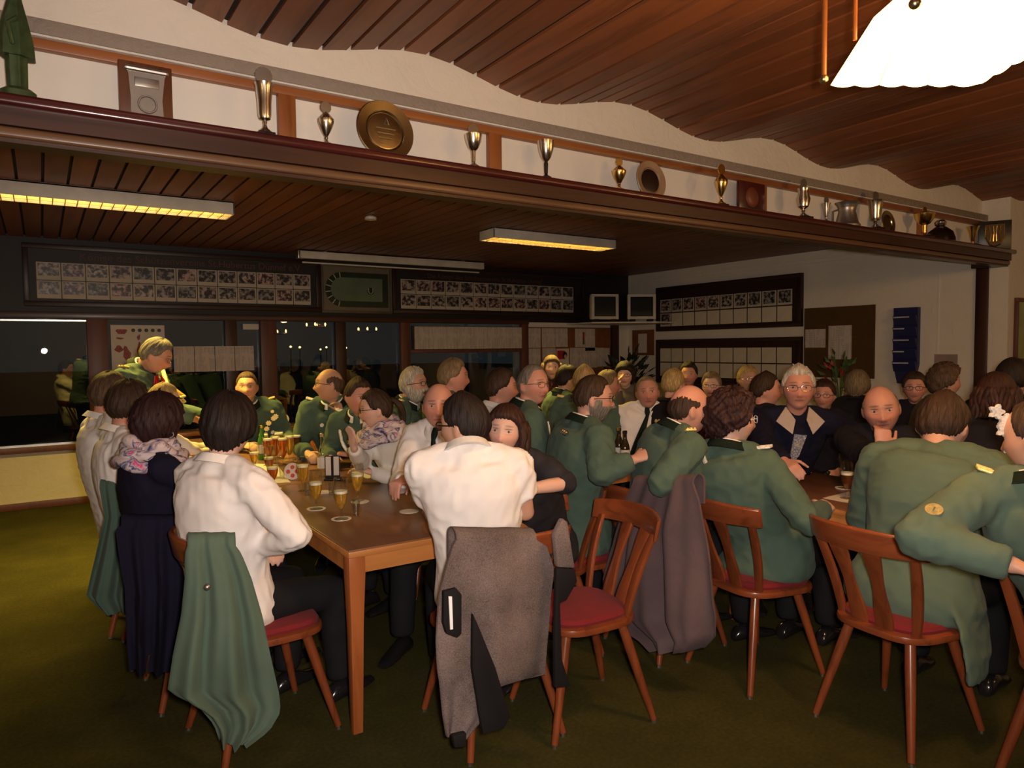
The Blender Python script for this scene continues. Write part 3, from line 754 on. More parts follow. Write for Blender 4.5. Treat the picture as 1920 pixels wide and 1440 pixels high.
for zz, th in ((.40, .022),):
    for i in range(4):
        a, b = cor[i], cor[(i+1) % 4]; d = (b-a)/2; n_ = np.cross(d/np.linalg.norm(d), [0, 0, 1])
        MB().obox((a+b)/2+[0, 0, zz+th/2], d*1.03, n_*.011, (0, 0, th/2)).build('frame_bar', M_lampw, r, bevel=.003)
MB().tube([cc+[0, 0, .40], cc+[0, 0, .57]], .008, 8).build('stem', M_brass, r)
for q in cor: MB().tube([q+[0, 0, .42], cc+[0, 0, .47]], .007, 6).build('strut', M_lampw, r)
M_bulb = emis('bulb_glow', (1, .62, .22), 30)
for k in range(4):
    c = cc+(cor[k]-cc)*.45
    MB().lathe([(.012, .05), (.02, .03), (.03, .0), (.022, -.025), (.005, -.035)], tuple(c+[0, 0, .13]), n=12).build('bulb', M_bulb, r, smooth=True)
    MB().tube([c+[0, 0, .18], c+[0, 0, .40]], .012, 8).build('bulb_holder', M_brass, r)
# ring lamps behind the photographer, seen mirrored in the dark windows
def ring_lamp(x, y, z, label):
    r = empty('ring_lamp', (x, y, z), 0, label, 'lamp', 'lamps behind the camera mirrored in the windows')
    MB().tube([(.22*cos(a), .22*sin(a), 0) for a in np.linspace(0, 2*pi, 25)[:-1]], .02, 8, closed=True).build('ring', M_lampw, r)
    MB().tube([(0, 0, .1), (0, 0, wave(x)-z)], .01, 6).build('stem', M_brass, r)
    for k in range(4):
        a = k*pi/2+.4; MB().lathe([(.012, 0), (.024, .03), (.018, .06), (.003, .08)], (.22*cos(a), .22*sin(a), .03), n=10).build('bulb', M_bulb, r, smooth=True)
        MB().tube([(.22*cos(a), .22*sin(a), 0), (0, 0, .1)], .008, 6).build('arm', M_brass, r)
ring_lamp(5.62, .0, 2.12, 'ring lamp with candle bulbs mirrored in the middle window, right of centre')
ring_lamp(4.66, -.0, 1.95, 'ring lamp with candle bulbs mirrored beside the narrow mullion')
ring_lamp(6.95, .0, 2.02, 'ring lamp with candle bulbs mirrored in the right middle window')
# ------------------------------------------------------------------ furniture
M_chair = wood('chair_beech', lin(122, 62, 34), lin(88, 42, 22), axis=2, rough=.28, scale=1.4, vary=.12, coat=.35)
M_chairx = wood('chair_beech_rail', lin(122, 62, 34), lin(88, 42, 22), axis=0, rough=.28, scale=1.4, vary=.12, coat=.35)
M_red = fabric('red_cushion', lin(112, 34, 38), .9, 500)
M_ttop = wood('table_top_veneer', lin(122, 84, 58), lin(100, 64, 42), axis=1, rough=.3, scale=.7, vary=.03, coat=.25, bump=.04)
M_tedge = wood('table_beech', lin(178, 116, 62), lin(150, 92, 44), axis=0, rough=.35, vary=.03)
M_tleg = wood('table_leg_beech', lin(160, 92, 48), lin(128, 68, 32), axis=2, rough=.35, vary=.03)

def make_chair(label):
    """origin on the floor under the seat centre, the sitter looks along +Y"""
    r = empty('tavern_chair', (0, 0, 0), 0, label, 'chair', 'wooden tavern chairs')
    out = []
    for k in range(28):
        a = 2*pi*k/28; c, s = cos(a), sin(a)
        x = .215*np.sign(c)*abs(c)**.55; y = .205*np.sign(s)*abs(s)**.6
        x *= 1+.10*(y/.2)
        out.append((x, y))
    MB().loft([[(x*q, y*q, z) for x, y in out] for q, z in ((.90, .415), (.99, .422), (1.0, .435), (.985, .446), (.9, .45))]).build('seat', M_chairx, r, smooth=True)
    MB().loft([[(x*q, y*q+.01, z) for x, y in out] for q, z in ((.88, .45), (.90, .462), (.86, .476), (.6, .484), (.2, .486))]).build('cushion', M_red, r, smooth=True)
    for sx in (-1, 1):
        for sy in (-1, 1):
            t = np.array([sx*.125, sy*.125, .42]); b = np.array([sx*(.205), sy*(.225 if sy > 0 else .235), .012])
            p = [t+(b-t)*q for q in (0, .25, .5, .75, 1)]
            l = MB().tube(p, [.020, .0205, .0185, .016, .0135], 12).build('leg', M_chair, r, smooth=True)
            MB().tube([b+(t-b)*.004, b-[0, 0, .012]], [.013, .014], 10).build('foot_glide', M_metal, l)
    zr0, zr1 = .765, .845
    def arc(u, z):   # u in -1..1 along the rail; y further back at the centre
        yb = -.185-.075*(z-.45)/.4
        return np.array([u*.235*(1+.06*(z-.45)/.4), yb-.055+.085*abs(u)**2.2, z])
    rings = []
    for u in np.linspace(-1, 1, 17):
        p0, p1 = arc(u, zr0), arc(u, zr1+.012*(1-abs(u)**2)); th = .012*(1 if abs(u) < .97 else .7)
        rings.append([p0+[0, -th, 0], p0+[0, th, 0], p1+[0, th, -.004], p1+[0, th*.4, .004], p1+[0, -th*.4, .004], p1+[0, -th, -.004]])
    MB().loft(rings).build('top_rail', M_chairx, r, smooth=True, bevel=.003)
    for u, w, nm in ((-.30, .030, 'splat'), (.30, .030, 'splat')):
        rr = []
        for q in np.linspace(0, 1, 13):
            z = .44+(zr0+.01-.44)*q
            p = arc(u, z); y0 = -.165-.03*q; p[1] = p[1]*q+(y0)*(1-q)+(0 if q else 0)
            p[0] = u*.235*(.72+.28*q)*1.0
            ww = w*(1+.22*sin(2*pi*(q*1.15+.1)))
            rr.append([p+[-ww, -.008, 0], p+[ww, -.008, 0], p+[ww, .008, 0], p+[-ww, .008, 0]])
        MB().loft(rr).build(nm, M_chair, r, bevel=.003)
    for sx in (-1, 1):
        rr = []
        for q in np.linspace(0, 1, 9):
            z = .44+(zr0+.02-.44)*q; p = arc(sx*.88, z)
            p[0] = sx*(.155+.05*q); p[1] = -.135*(1-q)+p[1]*q
            ww = .015+.004*sin(pi*q)
            rr.append([p+[-ww, -.010, 0], p+[ww, -.010, 0], p+[ww, .010, 0], p+[-ww, .010, 0]])
        MB().loft(rr).build('stile', M_chair, r, bevel=.003)
    return r
_c0 = None
def chair(x, y, face, label):
    """face = compass angle in degrees the sitter looks to (0 = +Y, 90 = +X)"""
    global _c0
    if _c0 is None: _c0 = make_chair(label); c = _c0
    else: c = copy_tree(_c0); c['label'] = label
    c.location = (x, y, 0); c.rotation_euler = (0, 0, -radians(face)); return c

def table(x0, x1, y0, y1, label, zt=.755):
    r = empty('dining_table', ((x0+x1)/2, (y0+y1)/2, 0), 0, label, 'table')
    a, b = (x1-x0)/2, (y1-y0)/2
    MB().box(-a+.004, a-.004, -b+.004, b-.004, zt-.006, zt).build('table_top', M_ttop, r, bevel=.002)
    MB().box(-a, a, -b, b, zt-.032, zt-.006).build('edge_band', M_tedge, r, bevel=.003)
    MB().box(-a+.03, a-.03, -b+.012, -b+.034, zt-.10, zt-.032).build('apron', M_tedge, r)
    MB().box(-a+.03, a-.03, b-.034, b-.012, zt-.10, zt-.032).build('apron', M_tedge, r)
    MB().box(-a+.012, -a+.034, -b+.03, b-.03, zt-.10, zt-.032).build('apron', M_tedge, r)
    MB().box(a-.034, a-.012, -b+.03, b-.03, zt-.10, zt-.032).build('apron', M_tedge, r)
    for sx in (-1, 1):
        for sy in (-1, 1):
            X, Y = sx*(a-.036), sy*(b-.036)
            MB().loft([[(X+sx*o+i*w, Y+sy*o+j*w, z) for i, j in ((-1, -1), (1, -1), (1, 1), (-1, 1))] for z, w, o in ((0, .020, .008), (.45, .027, .003), (zt-.10, .034, 0), (zt-.032, .034, 0))]).build('leg', M_tleg, r, bevel=.003)
    return r
table(.985, 1.86, 2.66, 4.20, 'brown table in the left foreground with beer glasses, its corner leg in full view')
table(.985, 1.86, 4.21, 5.75, 'table behind the foreground one, brightly lit by the left ceiling fitting')
table(.66, 1.36, 5.80, 6.98, 'small far table under the large white paper, near the windows')
table(3.20, 4.00, .70, 2.62, 'dark table at the right between the green jackets and the man in navy')
table(2.86, 3.45, 3.45, 5.0, 'half hidden table between the green uniforms in the middle of the room')

CH = {}
CH['woman_green'] = chair(2.80, 2.13, 97, 'chair of the dark haired woman in green, right of the grey draped jacket')
CH['big_green'] = chair(2.86, 1.48, 95, 'chair holding the bent over big man in green, right foreground')
CH['edge'] = chair(2.96, .86, 92, 'chair cut by the right edge of the picture')
CH['empty'] = chair(1.86, 2.30, -80, 'empty chair with red cushion in the middle foreground, its back to the right')
CH['fleece'] = chair(1.50, 2.44, 5, 'chair under the hanging grey fleece jacket')
CH['boy'] = chair(.71, 2.93, 82, 'chair of the boyish dark haired guest, draped with a green jacket')
CH['coat'] = chair(.60, 3.50, 88, 'chair hidden under the long navy coat at the left')
CH['left3'] = chair(.55, 4.05, 90, 'third chair from the front along the left side of the long table')
CH['left4'] = chair(.50, 4.55, 92, 'fourth chair from the front along the left side of the long table')
CH['left5'] = chair(.60, 5.00, 95, 'fifth chair on the left side, under the blond head')
CH['mid1'] = chair(2.30, 2.92, 88, 'dark chair under the man in green with silver chain and glasses')
CH['mid2'] = chair(2.68, 2.60, 92, 'chair buried under the dark grey jacket')
CH['bald'] = chair(2.02, 3.42, -78, 'chair of the bald man in white shirt and tie')
CH['darkw'] = chair(2.10, 2.90, -80, 'chair of the long haired young woman in grey')
CH['pony'] = chair(2.10, 4.15, -92, 'chair of the woman with ponytail and scarf')
CH['light'] = chair(1.40, 6.20, 184, 'chair of the uniformed man facing the camera at the end of the long table')
CH['lit'] = chair(2.06, 5.50, 105, 'chair of the bald uniformed man touching his chin')
CH['navy'] = chair(3.80, 2.98, 185, 'chair of the white haired man in navy')
CH['chin'] = chair(4.33, 2.05, -92, 'chair of the bald man resting chin on hand')
CH['tie2'] = chair(3.78, 4.14, 205, 'chair of the flushed man in white shirt and dark tie')

# ------------------------------------------------------------------ glasses and table ware
M_clear = NT('drinking_glass'); _t = M_clear
_tr = _t.n('ShaderNodeBsdfTransparent'); _tr.inputs[0].default_value = (.93, .95, .94, 1)
_gl = _t.n('ShaderNodeBsdfGlossy'); _gl.inputs['Roughness'].default_value = .05
_lw = _t.n('ShaderNodeLayerWeight'); _lw.inputs[0].default_value = .45
_mx = _t.n('ShaderNodeMixShader'); _t.l(_t.m('MULTIPLY_ADD', _lw.outputs[1], .5, .05), _mx.inputs[0])
_t.l(_tr.outputs[0], _mx.inputs[1]); _t.l(_gl.outputs[0], _mx.inputs[2]); _t.l(_mx.outputs[0], _t.t.nodes['Material Output'].inputs[0]); M_clear = _t.mat
def beer_mat(name, c):
    t = NT(name); t.base(c); t.set(.15); t.b.inputs['Transmission Weight'].default_value = .75; t.b.inputs['IOR'].default_value = 1.2
    return t.mat
M_beer = beer_mat('pale_beer', (.92, .56, .07)); M_dbeer = beer_mat('dark_beer', (.30, .08, .02)); M_schorle = beer_mat('amber_drink', (.80, .22, .03))
M_foam = plain('beer_foam', (.85, .78, .62), .8)
M_coast = fabric('coaster_card', (.66, .58, .50), .9, 200); M_coastr = plain('coaster_print', lin(190, 80, 70), .8)
def goblet(label, drink, lvl, h=.195, w=.034):
    r = empty('beer_glass', (0, 0, 0), 0, label, 'glass', 'stemmed beer glasses')
    prof = [(.0335, 0), (.033, .002), (.012, .006), (.0055, .014), (.005, h*.20), (.009, h*.25), (w*.62, h*.34), (w*.88, h*.52), (w, h*.72), (w*.98, h*.88), (w*.92, h)]
    MB().lathe(prof, n=20).build('bowl', M_clear, r, smooth=True)
    z1 = h*(.27+.65*lvl)
    def rad(z):
        for (a, b), (c, d) in zip(prof[5:], prof[6:]):
            if b <= z <= d: return a+(c-a)*(z-b)/(d-b)
        return prof[-1][0]
    zs = np.linspace(h*.26, z1, 7)
    MB().lathe([(max(rad(z)-.0018, .003), z) for z in zs], n=18).build('beer', drink, r, smooth=True)
    MB().lathe([(rad(z1)-.0018, z1), (rad(z1+.012)-.002, z1+.012)], n=18).build('foam', M_foam, r, smooth=True)
    return r
ZT = .755
def put(o, px, py, z=ZT):
    p = atz(px, py, z); o.location = (p[0], p[1], z); return o
gl = [(640, 973, M_beer, .55, 'full beer glass nearest to the camera on the table corner'),
      (593, 954, M_beer, .55, 'beer glass left of the nearest one, on a wide coaster'),
      (671, 938, M_beer, .6, 'tall beer glass standing alone at the right, near the fist of the bald man'),
      (569, 920, M_beer, .65, 'beer glass between the printed card and the menu stand'),
      (512, 917, M_schorle, .5, 'half empty goblet close to the white sleeve'),
      (505, 893, M_schorle, .45, 'small goblet behind the half empty one'),
      (478, 884, M_beer, .5, 'leftmost goblet, right beside the dark haired head'),
      (503, 872, M_schorle, .95, 'foaming glass at the left of the far cluster'),
      (517, 868, M_schorle, .95, 'second foaming glass of the far cluster'),
      (531, 871, M_schorle, .95, 'third foaming glass of the far cluster'),
      (543, 866, M_beer, .95, 'fourth foaming glass of the far cluster'),
      (557, 862, M_dbeer, .9, 'dark drink at the right of the far cluster'),
      (524, 858, M_beer, .95, 'foaming glass behind the second of the far cluster'),
      (495, 860, M_beer, .9, 'foaming glass furthest left in the far cluster')]
for px, py, dr, lv, lb in gl: put(goblet(lb, dr, lv), px, py, ZT+.003)
g = put(goblet('goblet of dark beer on the paper napkin at the right table', M_dbeer, .55), 1588, 934, ZT+.003)
g = put(goblet('goblet of dark beer held by the white haired man', M_dbeer, .45), 1461, 893, ZT+.003)
g = put(goblet('nearly empty goblet behind the one on the napkin', M_dbeer, .15), 1583, 915, ZT+.003)
def coaster(px, py, lb, rad=.047):
    r = empty('coaster', tuple(atz(px, py, ZT)), 0, lb, 'coaster', 'round beer coasters')
    MB().lathe([(rad, 0), (rad, .0022)], n=28).build('card', M_coast, r)
    MB().lathe([(rad*.8, .0015), (rad*.8, .0027), (rad*.2, .0027), (rad*.2, .0015)], n=24).build('print_ring', M_coastr if rad > .047 else M_coast, r)
for px, py, lb in ((640, 973, 'round coaster under the nearest beer glass'), (593, 954, 'round coaster under the left front beer glass'), (767, 959, 'round coaster alone near the elbow of the man in white'), (675, 941, 'round coaster under the tall beer glass at the right'), (512, 917, 'round coaster under the half empty goblet'), (527, 903, 'empty round coaster in front of the printed card'), (605, 923, 'empty round coaster behind the two front glasses'), (1455, 894, 'coaster beside the hand of the white haired man'), (1583, 915, 'coaster behind the paper napkin')):
    coaster(px, py, lb)
def tumbler(px, py, lb, h=.07, w=.02):
    r = empty('shot_glass', tuple(atz(px, py, ZT)), 0, lb, 'glass', 'small shot glasses')
    MB().lathe([(w*.8, 0), (w*.75, .012), (w, h), (w*.9, h), (w*.65, .014)], n=16).build('body', M_clear, r, smooth=True)
for px, py, lb in ((668, 966, 'small shot glass right of the nearest beer glass'), (622, 928, 'small shot glass behind the two front glasses'), (577, 929, 'small shot glass beside the stem of the middle glass'), (529, 897, 'small shot glass in front of the printed card')):
    tumbler(px, py, lb)
# bottle, menu stand, card, napkin
def bottle(px, py, lb, mat, h=.24, capm=M_silver):
    r = empty('bottle', tuple(atz(px, py, ZT)), 0, lb, 'bottle')
    MB().lathe([(.030, 0), (.032, .01), (.032, h*.5), (.026, h*.62), (.013, h*.78), (.0125, h*.93), (.014, h*.95), (.013, h)], n=18).build('glass_body', mat, r, smooth=True)
    MB().lathe([(.0335, h*.2), (.0335, h*.46)], n=18, cap=False).build('label_band', M_paper, r, smooth=True)
    MB().lathe([(.015, h*.93), (.015, h*1.01), (.01, h*1.02)], n=14).build('cap', capm, r)
bottle(606, 893, 'clear water bottle with silver neck in the middle of the long table', M_clear, .27)
bottle(492, 862, 'green bottle behind the foaming glasses', plain('green_glass', lin(60, 120, 40), .1), .25, M_gold)
bottle(1161, 868, 'dark bottle in front of the man with dark tie', plain('brown_glass', (.03, .015, .008), .1), .24, M_gold)
bottle(1172, 872, 'second dark bottle beside the first, in front of the man with dark tie', plain('brown_glass2', (.03, .02, .008), .1), .23, M_blackst)
r = empty('menu_stand', tuple(atz(624, 900, ZT)), radians(-30), 'black and white upright menu stand beside the water bottle', 'menu stand')
MB().box(-.05, .05, -.03, .03, 0, .012).build('foot', M_blackst, r, bevel=.003)
MB().box(-.045, .045, -.004, .004, .012, .15).build('holder', M_blackst, r)
for sx in (-1, 1): MB().box(sx*.024-.016, sx*.024+.016, -.007, -.0045, .03, .145).build('menu_card', M_paper, r)
p = atz(549, 899, ZT)
r = empty('beer_mat', (p[0], p[1], ZT), radians(-30), 'upright round white beer mat with red print leaning beside the glasses', 'coaster')
c = MB().lathe([(.052, 0), (.052, .003)], n=30).build('card', M_coast, r, loc=(0, 0, .051)); c.rotation_euler = (pi/2-.25, 0, 0)
for k in range(4):
    a = k*1.6; d = MB().lathe([(.013, 0), (.013, .001)], n=10).build('red_print', M_coastr, r, loc=(.026*cos(a), -.004+.0065*sin(a), .051+.025*sin(a))); d.rotation_euler = (pi/2-.25, 0, 0)
p = atz(1575, 935, ZT)
o = MB().poly([tuple(atz(*q, ZT+.0005)) for q in ((1543, 934), (1592, 922), (1604, 938), (1590, 943))], .0015, (0, 0, 1)).build('napkin', M_coast)
tag(o, 'pale paper napkin under the goblet at the right table', 'napkin')
for k, (q, lb) in enumerate((([(345, 833), (425, 826), (450, 862), (380, 868)], 'large white paper spread on the brightly lit far part of the long table'), ([(455, 868), (520, 872), (545, 905), (470, 900)], 'yellow lit paper sheet under the goblets'), ([(655, 884), (700, 880), (725, 893), (688, 897)], 'white paper by the hand of the woman with ponytail'))):
    o = MB().poly([tuple(atz(*u, ZT+.0005)) for u in q], .0012, (0, 0, 1)).build('paper_sheet', M_paper); tag(o, lb, 'paper')
# little flower vase with green, lit yellow
p = atz(386, 824, ZT)
r = empty('flower_vase', (p[0], p[1], ZT), 0, 'small yellow blossom and candle shape on the far end of the long table', 'vase')
MB().lathe([(.02, 0), (.025, .04), (.015, .09), (.018, .11)], n=14).build('vase', M_clear, r, smooth=True)
MB().tube([(0, 0, .02), (.005, 0, .12), (.01, 0, .20)], .003, 6).build('flower_stem', plain('stem_green', lin(70, 120, 30), .6), r)
MB().ell((.012, 0, .21), (.02, .02, .015)).build('blossom', plain('yellow_blossom', lin(220, 200, 60), .6), r, smooth=True)

# ------------------------------------------------------------------ plants
def leafy(x, y, z0, R_, h, n, leafm, label, name='potted_plant', cat='plant', pot=True, flower=None, seed=1, ls=.09):
    rn = random.Random(seed); r = empty(name, (x, y, z0), 0, label, cat)
    if pot: MB().lathe([(.10, 0), (.13, .18), (.14, .2), (.12, .2), (.1, .17)], n=18).build('pot', plain('pot_'+name, lin(90, 50, 30), .6), r, smooth=True)
    for k in range(n):
        a = rn.uniform(0, 2*pi); e = rn.uniform(.1, 1.3); q = rn.uniform(.45, 1)
        b = np.array([0, 0, .2 if pot else .02]); d = np.array([cos(a)*cos(e), sin(a)*cos(e), sin(e)])
        tip = b+d*np.array([R_, R_, h])*q; mid = (b+tip)/2+[0, 0, .05]
        MB().tube([b, mid, tip], .003, 5).build('twig', leafm, r) if k % 2 == 0 else None
        u = d/np.linalg.norm(d)+np.array([0, 0, -.4*rn.random()]); u /= np.linalg.norm(u); s = np.cross(u, [rn.uniform(-1, 1), rn.uniform(-1, 1), 1]); s /= np.linalg.norm(s)
        nn = np.cross(u, s); L = ls*rn.uniform(.7, 1.3)
        v = [tip-u*L*.1, tip+u*L*.35+s*L*.30+nn*.01, tip+u*L, tip+u*L*.35-s*L*.30+nn*.01, tip+u*L*.4-nn*.008]
        fl_ = flower and rn.random() < .3
        MB().add(v+[q_+nn*.002 for q_ in v], [(0, 1, 4), (1, 2, 4), (2, 3, 4), (3, 0, 4), (6, 5, 9), (7, 6, 9), (8, 7, 9), (5, 8, 9)]).build('blossom' if fl_ else 'leaf', flower if fl_ else leafm, r)
    return r
M_leaf = plain('dark_leaf', lin(26, 40, 24), .5, var=.3); M_leaf2 = plain('green_leaf', lin(60, 84, 40), .6, var=.3)
leafy(7.35, 7.9, .55, .42, .80, 110, M_leaf, 'dark bushy green plant in the back right corner below the monitors', seed=3, ls=.13)
MB().box(7.1, 7.6, 7.65, 8.15, 0, .55).build('plant_stand', M_darkwoodz, None, bevel=.01); tag(bpy.data.objects['plant_stand'], 'low dark cabinet under the corner plant, hidden by guests', 'stand')
p = atd(1575, 715, 6.6)
leafy(p[0], p[1], .755, .20, p[2]-.755+.12, 60, M_leaf2, 'poinsettia with red leaves behind the white haired man', 'poinsettia', seed=5, flower=plain('red_bract', lin(150, 24, 24), .6), ls=.08)
MB().box(p[0]-.3, p[0]+.3, p[1]-.3, p[1]+.3, 0, .755).build('side_cabinet', M_darkwoodz, None, bevel=.01); tag(bpy.data.objects['side_cabinet'], 'dark side cabinet carrying the poinsettia', 'cabinet')

# ------------------------------------------------------------------ clothes hung over chair backs
def on_plane(px, py, P0, N):
    d = ray(px, py); P0 = np.array(P0, float); N = np.array(N, float)
    t = ((P0-[0, 0, H0])@N)/(d@N); return d*t+[0, 0, H0]
def V3_(*a): return np.array(a, float)
def drape(name, label, cat, ch, rows, mat, off=.03, folds=(3, .018), th=.012, seed=0, top_in=.10, cols=34, lining=None, belly=0.0, group=None, plane=None):
    """rows: (py, px_left, px_right) outline, projected on the upright plane of the chair back"""
    a = -ch.rotation_euler[2]; f = np.array([sin(a), cos(a), 0]); loc = np.array(ch.location)
    N = -f; P0 = loc-f*(.315+off)
    if plane is not None: P0 = V3_(*plane[0]); N = V3_(*plane[1]); N /= np.linalg.norm(N)
    rn = random.Random(seed); ph = [rn.uniform(0, 6) for _ in range(6)]
    ys = [q[0] for q in rows]; R_ = 30
    o = empty(name, (loc[0]-f[0]*.3, loc[1]-f[1]*.3, .84), 0, label, cat, group)
    base = np.array(o.location)
    G = []
    for i in range(R_+1):
        py = ys[0]+(ys[-1]-ys[0])*i/R_
        L = np.interp(py, ys, [q[1] for q in rows]); Rr = np.interp(py, ys, [q[2] for q in rows])
        row = []; py = py+12*(1-i/R_)
        v = i/R_
        for j in range(cols+1):
            u = j/cols; px = L+(Rr-L)*u
            p = on_plane(px, py, P0, N)
            amp = folds[1]*(.25+1.0*min(1, v*1.6))
            w_ = amp*(sin(2*pi*folds[0]*u+ph[0]+1.5*v*sin(ph[1]))+.5*sin(2*pi*folds[0]*1.9*u+ph[2]+2*v)+.3*sin(9*v+ph[3]+5*u))
            edge = .035*(1-(2*u-1)**2)*min(1, 4*v)+belly*sin(pi*u)*sin(pi*min(1, v))
            row.append(p+N*(w_+edge-.02))
        G.append(row)
    # flap over the rail into the chair
    r0 = .036; top = []
    for k in range(1, 8):
        th_ = pi*k/7; top.append([p-N*r0*(1-cos(th_))+np.array([0, 0, r0*sin(th_)]) for p in G[0]])
    for k in range(1, 4): top.append([p-N*r0*2-np.array([0, 0, top_in*k/3]) for p in G[0]])
    G = top[::-1]+G
    n = cols+1; m = len(G)
    V = np.array([p for r_ in G for p in r_])-base
    # thickness: inner copy moved towards the chair
    V2 = V-N*th
    F = []
    for i in range(m-1):
        for j in range(cols):
            a_, b_, c_, d_ = i*n+j, i*n+j+1, (i+1)*n+j+1, (i+1)*n+j
            F.append((a_, b_, c_, d_)); F.append((a_+m*n, d_+m*n, c_+m*n, b_+m*n))
    for i in range(m-1):
        F.append((i*n, (i+1)*n, (i+1)*n+m*n, i*n+m*n)); F.append((i*n+cols, i*n+cols+m*n, (i+1)*n+cols+m*n, (i+1)*n+cols))
    for j in range(cols):
        F.append((j, j+m*n, j+1+m*n, j+1)); k = (m-1)*n; F.append((k+j, k+j+1, k+j+1+m*n, k+j+m*n))
    mb = MB(); mb.add(list(V)+list(V2), F)
    cl_ = mb.build('cloth', mat, o, smooth=True); cl_.data.set_sharp_from_angle(angle=radians(75))
    return o, P0, N
M_green = fabric('uniform_green', lin(76, 96, 84), .95, 700, .08, .15, fold=9)
M_green2 = fabric('uniform_green_worn', lin(82, 100, 87), .95, 700, .08, .15, fold=9)
M_navy = fabric('navy_coat', lin(24, 22, 40), .9, 500, .1, .2, fold=8)
M_fleece = fabric('grey_fleece', lin(112, 98, 94), 1.0, 240, .30, .9)
M_blackf = fabric('black_softshell', lin(26, 24, 26), .8, 600)
M_slate = fabric('slate_jacket', lin(92, 76, 78), .8, 500, .1, .4, fold=10)
M_zip = plain('white_zip', (.75, .75, .75), .5)
JG, P0, N = drape('jacket', 'green uniform jacket hung over the chair of the dark haired boyish guest', 'jacket', CH['boy'],
      [(1014, 350, 440), (1030, 345, 452), (1080, 345, 472), (1150, 338, 492), (1230, 322, 508), (1300, 312, 524), (1330, 372, 526), (1365, 400, 505), (1398, 410, 462)], M_green2, folds=(2.5, .02), seed=2, plane=((.50, 2.60, 0), (-.25, -1, 0)))
for px, py in ((390, 1094), ): MB().ell(on_plane(px, py, P0, N)+N*.04-np.array(JG.location), (.012, .012, .012)).build('button', M_pewter, JG, smooth=True)
JF, P0, N = drape('fleece_jacket', 'mottled grey fleece jacket with black side panels hung on the front chair', 'jacket', CH['fleece'],
      [(1003, 862, 1012), (1012, 856, 1030), (1060, 842, 1045), (1120, 828, 1038), (1200, 824, 1034), (1262, 826, 1032), (1275, 828, 1036), (1285, 829, 945), (1340, 832, 935), (1382, 838, 885)], M_fleece, folds=(1.5, .012), seed=5, off=.045)
def patch(par, pts, P0, N, mat, name, out=.06, th=.006, bev=0):
    MB().poly([on_plane(x, y, P0, N)+N*out-np.array(par.location) for x, y in pts], -th, N).build(name, mat, par, bevel=bev)
patch(JF, [(823, 1102), (846, 1096), (856, 1108), (856, 1180), (848, 1188), (828, 1180), (822, 1160)], P0, N, M_blackf, 'arm_pocket', .045, .02, .004)
patch(JF, [(830, 1110), (836, 1110), (838, 1170), (833, 1171)], P0, N, M_zip, 'zip', .052, .004)
patch(JF, [(873, 1140), (882, 1160), (915, 1240), (942, 1330), (930, 1352), (892, 1362), (884, 1320), (872, 1240)], P0, N, M_blackf, 'side_panel', .062, .02, .005)
patch(JF, [(1033, 1060), (1068, 1062), (1072, 1085), (1052, 1120), (1040, 1125), (1044, 1230), (1060, 1280), (1030, 1282), (1030, 1180)], P0, N, M_blackf, 'side_panel', .04, .02, .005)
patch(JF, [(1030, 1000), (1046, 968), (1056, 975), (1070, 1062), (1036, 1060)], P0, N, M_fleece, 'sleeve', .035, .03, .01)
patch(JF, [(838, 1368), (864, 1362), (864, 1388), (842, 1390)], P0, N, M_blackf, 'cuff', .05, .025, .005)
JN, P0, N = drape('coat', 'long navy coat with zip hanging over the chair of the woman with the pink scarf', 'coat', CH['coat'],
      [(975, 226, 346), (985, 216, 350), (1020, 220, 350), (1100, 232, 352), (1200, 236, 345), (1262, 240, 338)], M_navy, folds=(3, .02), seed=7, plane=((.42, 3.20, 0), (-.2, -1, 0)))
MB().tube([on_plane(x, y, P0, N)+N*.07-np.array(JN.location) for x, y in ((283, 1215), (279, 1235), (277, 1255))], .004, 6).build('zip', M_silver, JN)
drape('jacket', 'green uniform jacket hanging low behind the left rear guests', 'jacket', CH['left3'],
      [(905, 186, 238), (960, 196, 245), (1020, 182, 250), (1080, 168, 252), (1120, 160, 250), (1150, 190, 248)], M_green, folds=(2, .02), seed=9, plane=((.3, 3.80, 0), (-.2, -1, 0)))
JS, P0, N = drape('jacket', 'crumpled slate grey winter jacket covering the chair in the middle', 'jacket', CH['mid2'],
      [(895, 1180, 1290), (930, 1165, 1300), (990, 1148, 1305), (1080, 1135, 1315), (1160, 1140, 1325), (1200, 1200, 1320), (1222, 1222, 1300)], M_slate, folds=(2.5, .03), seed=11)
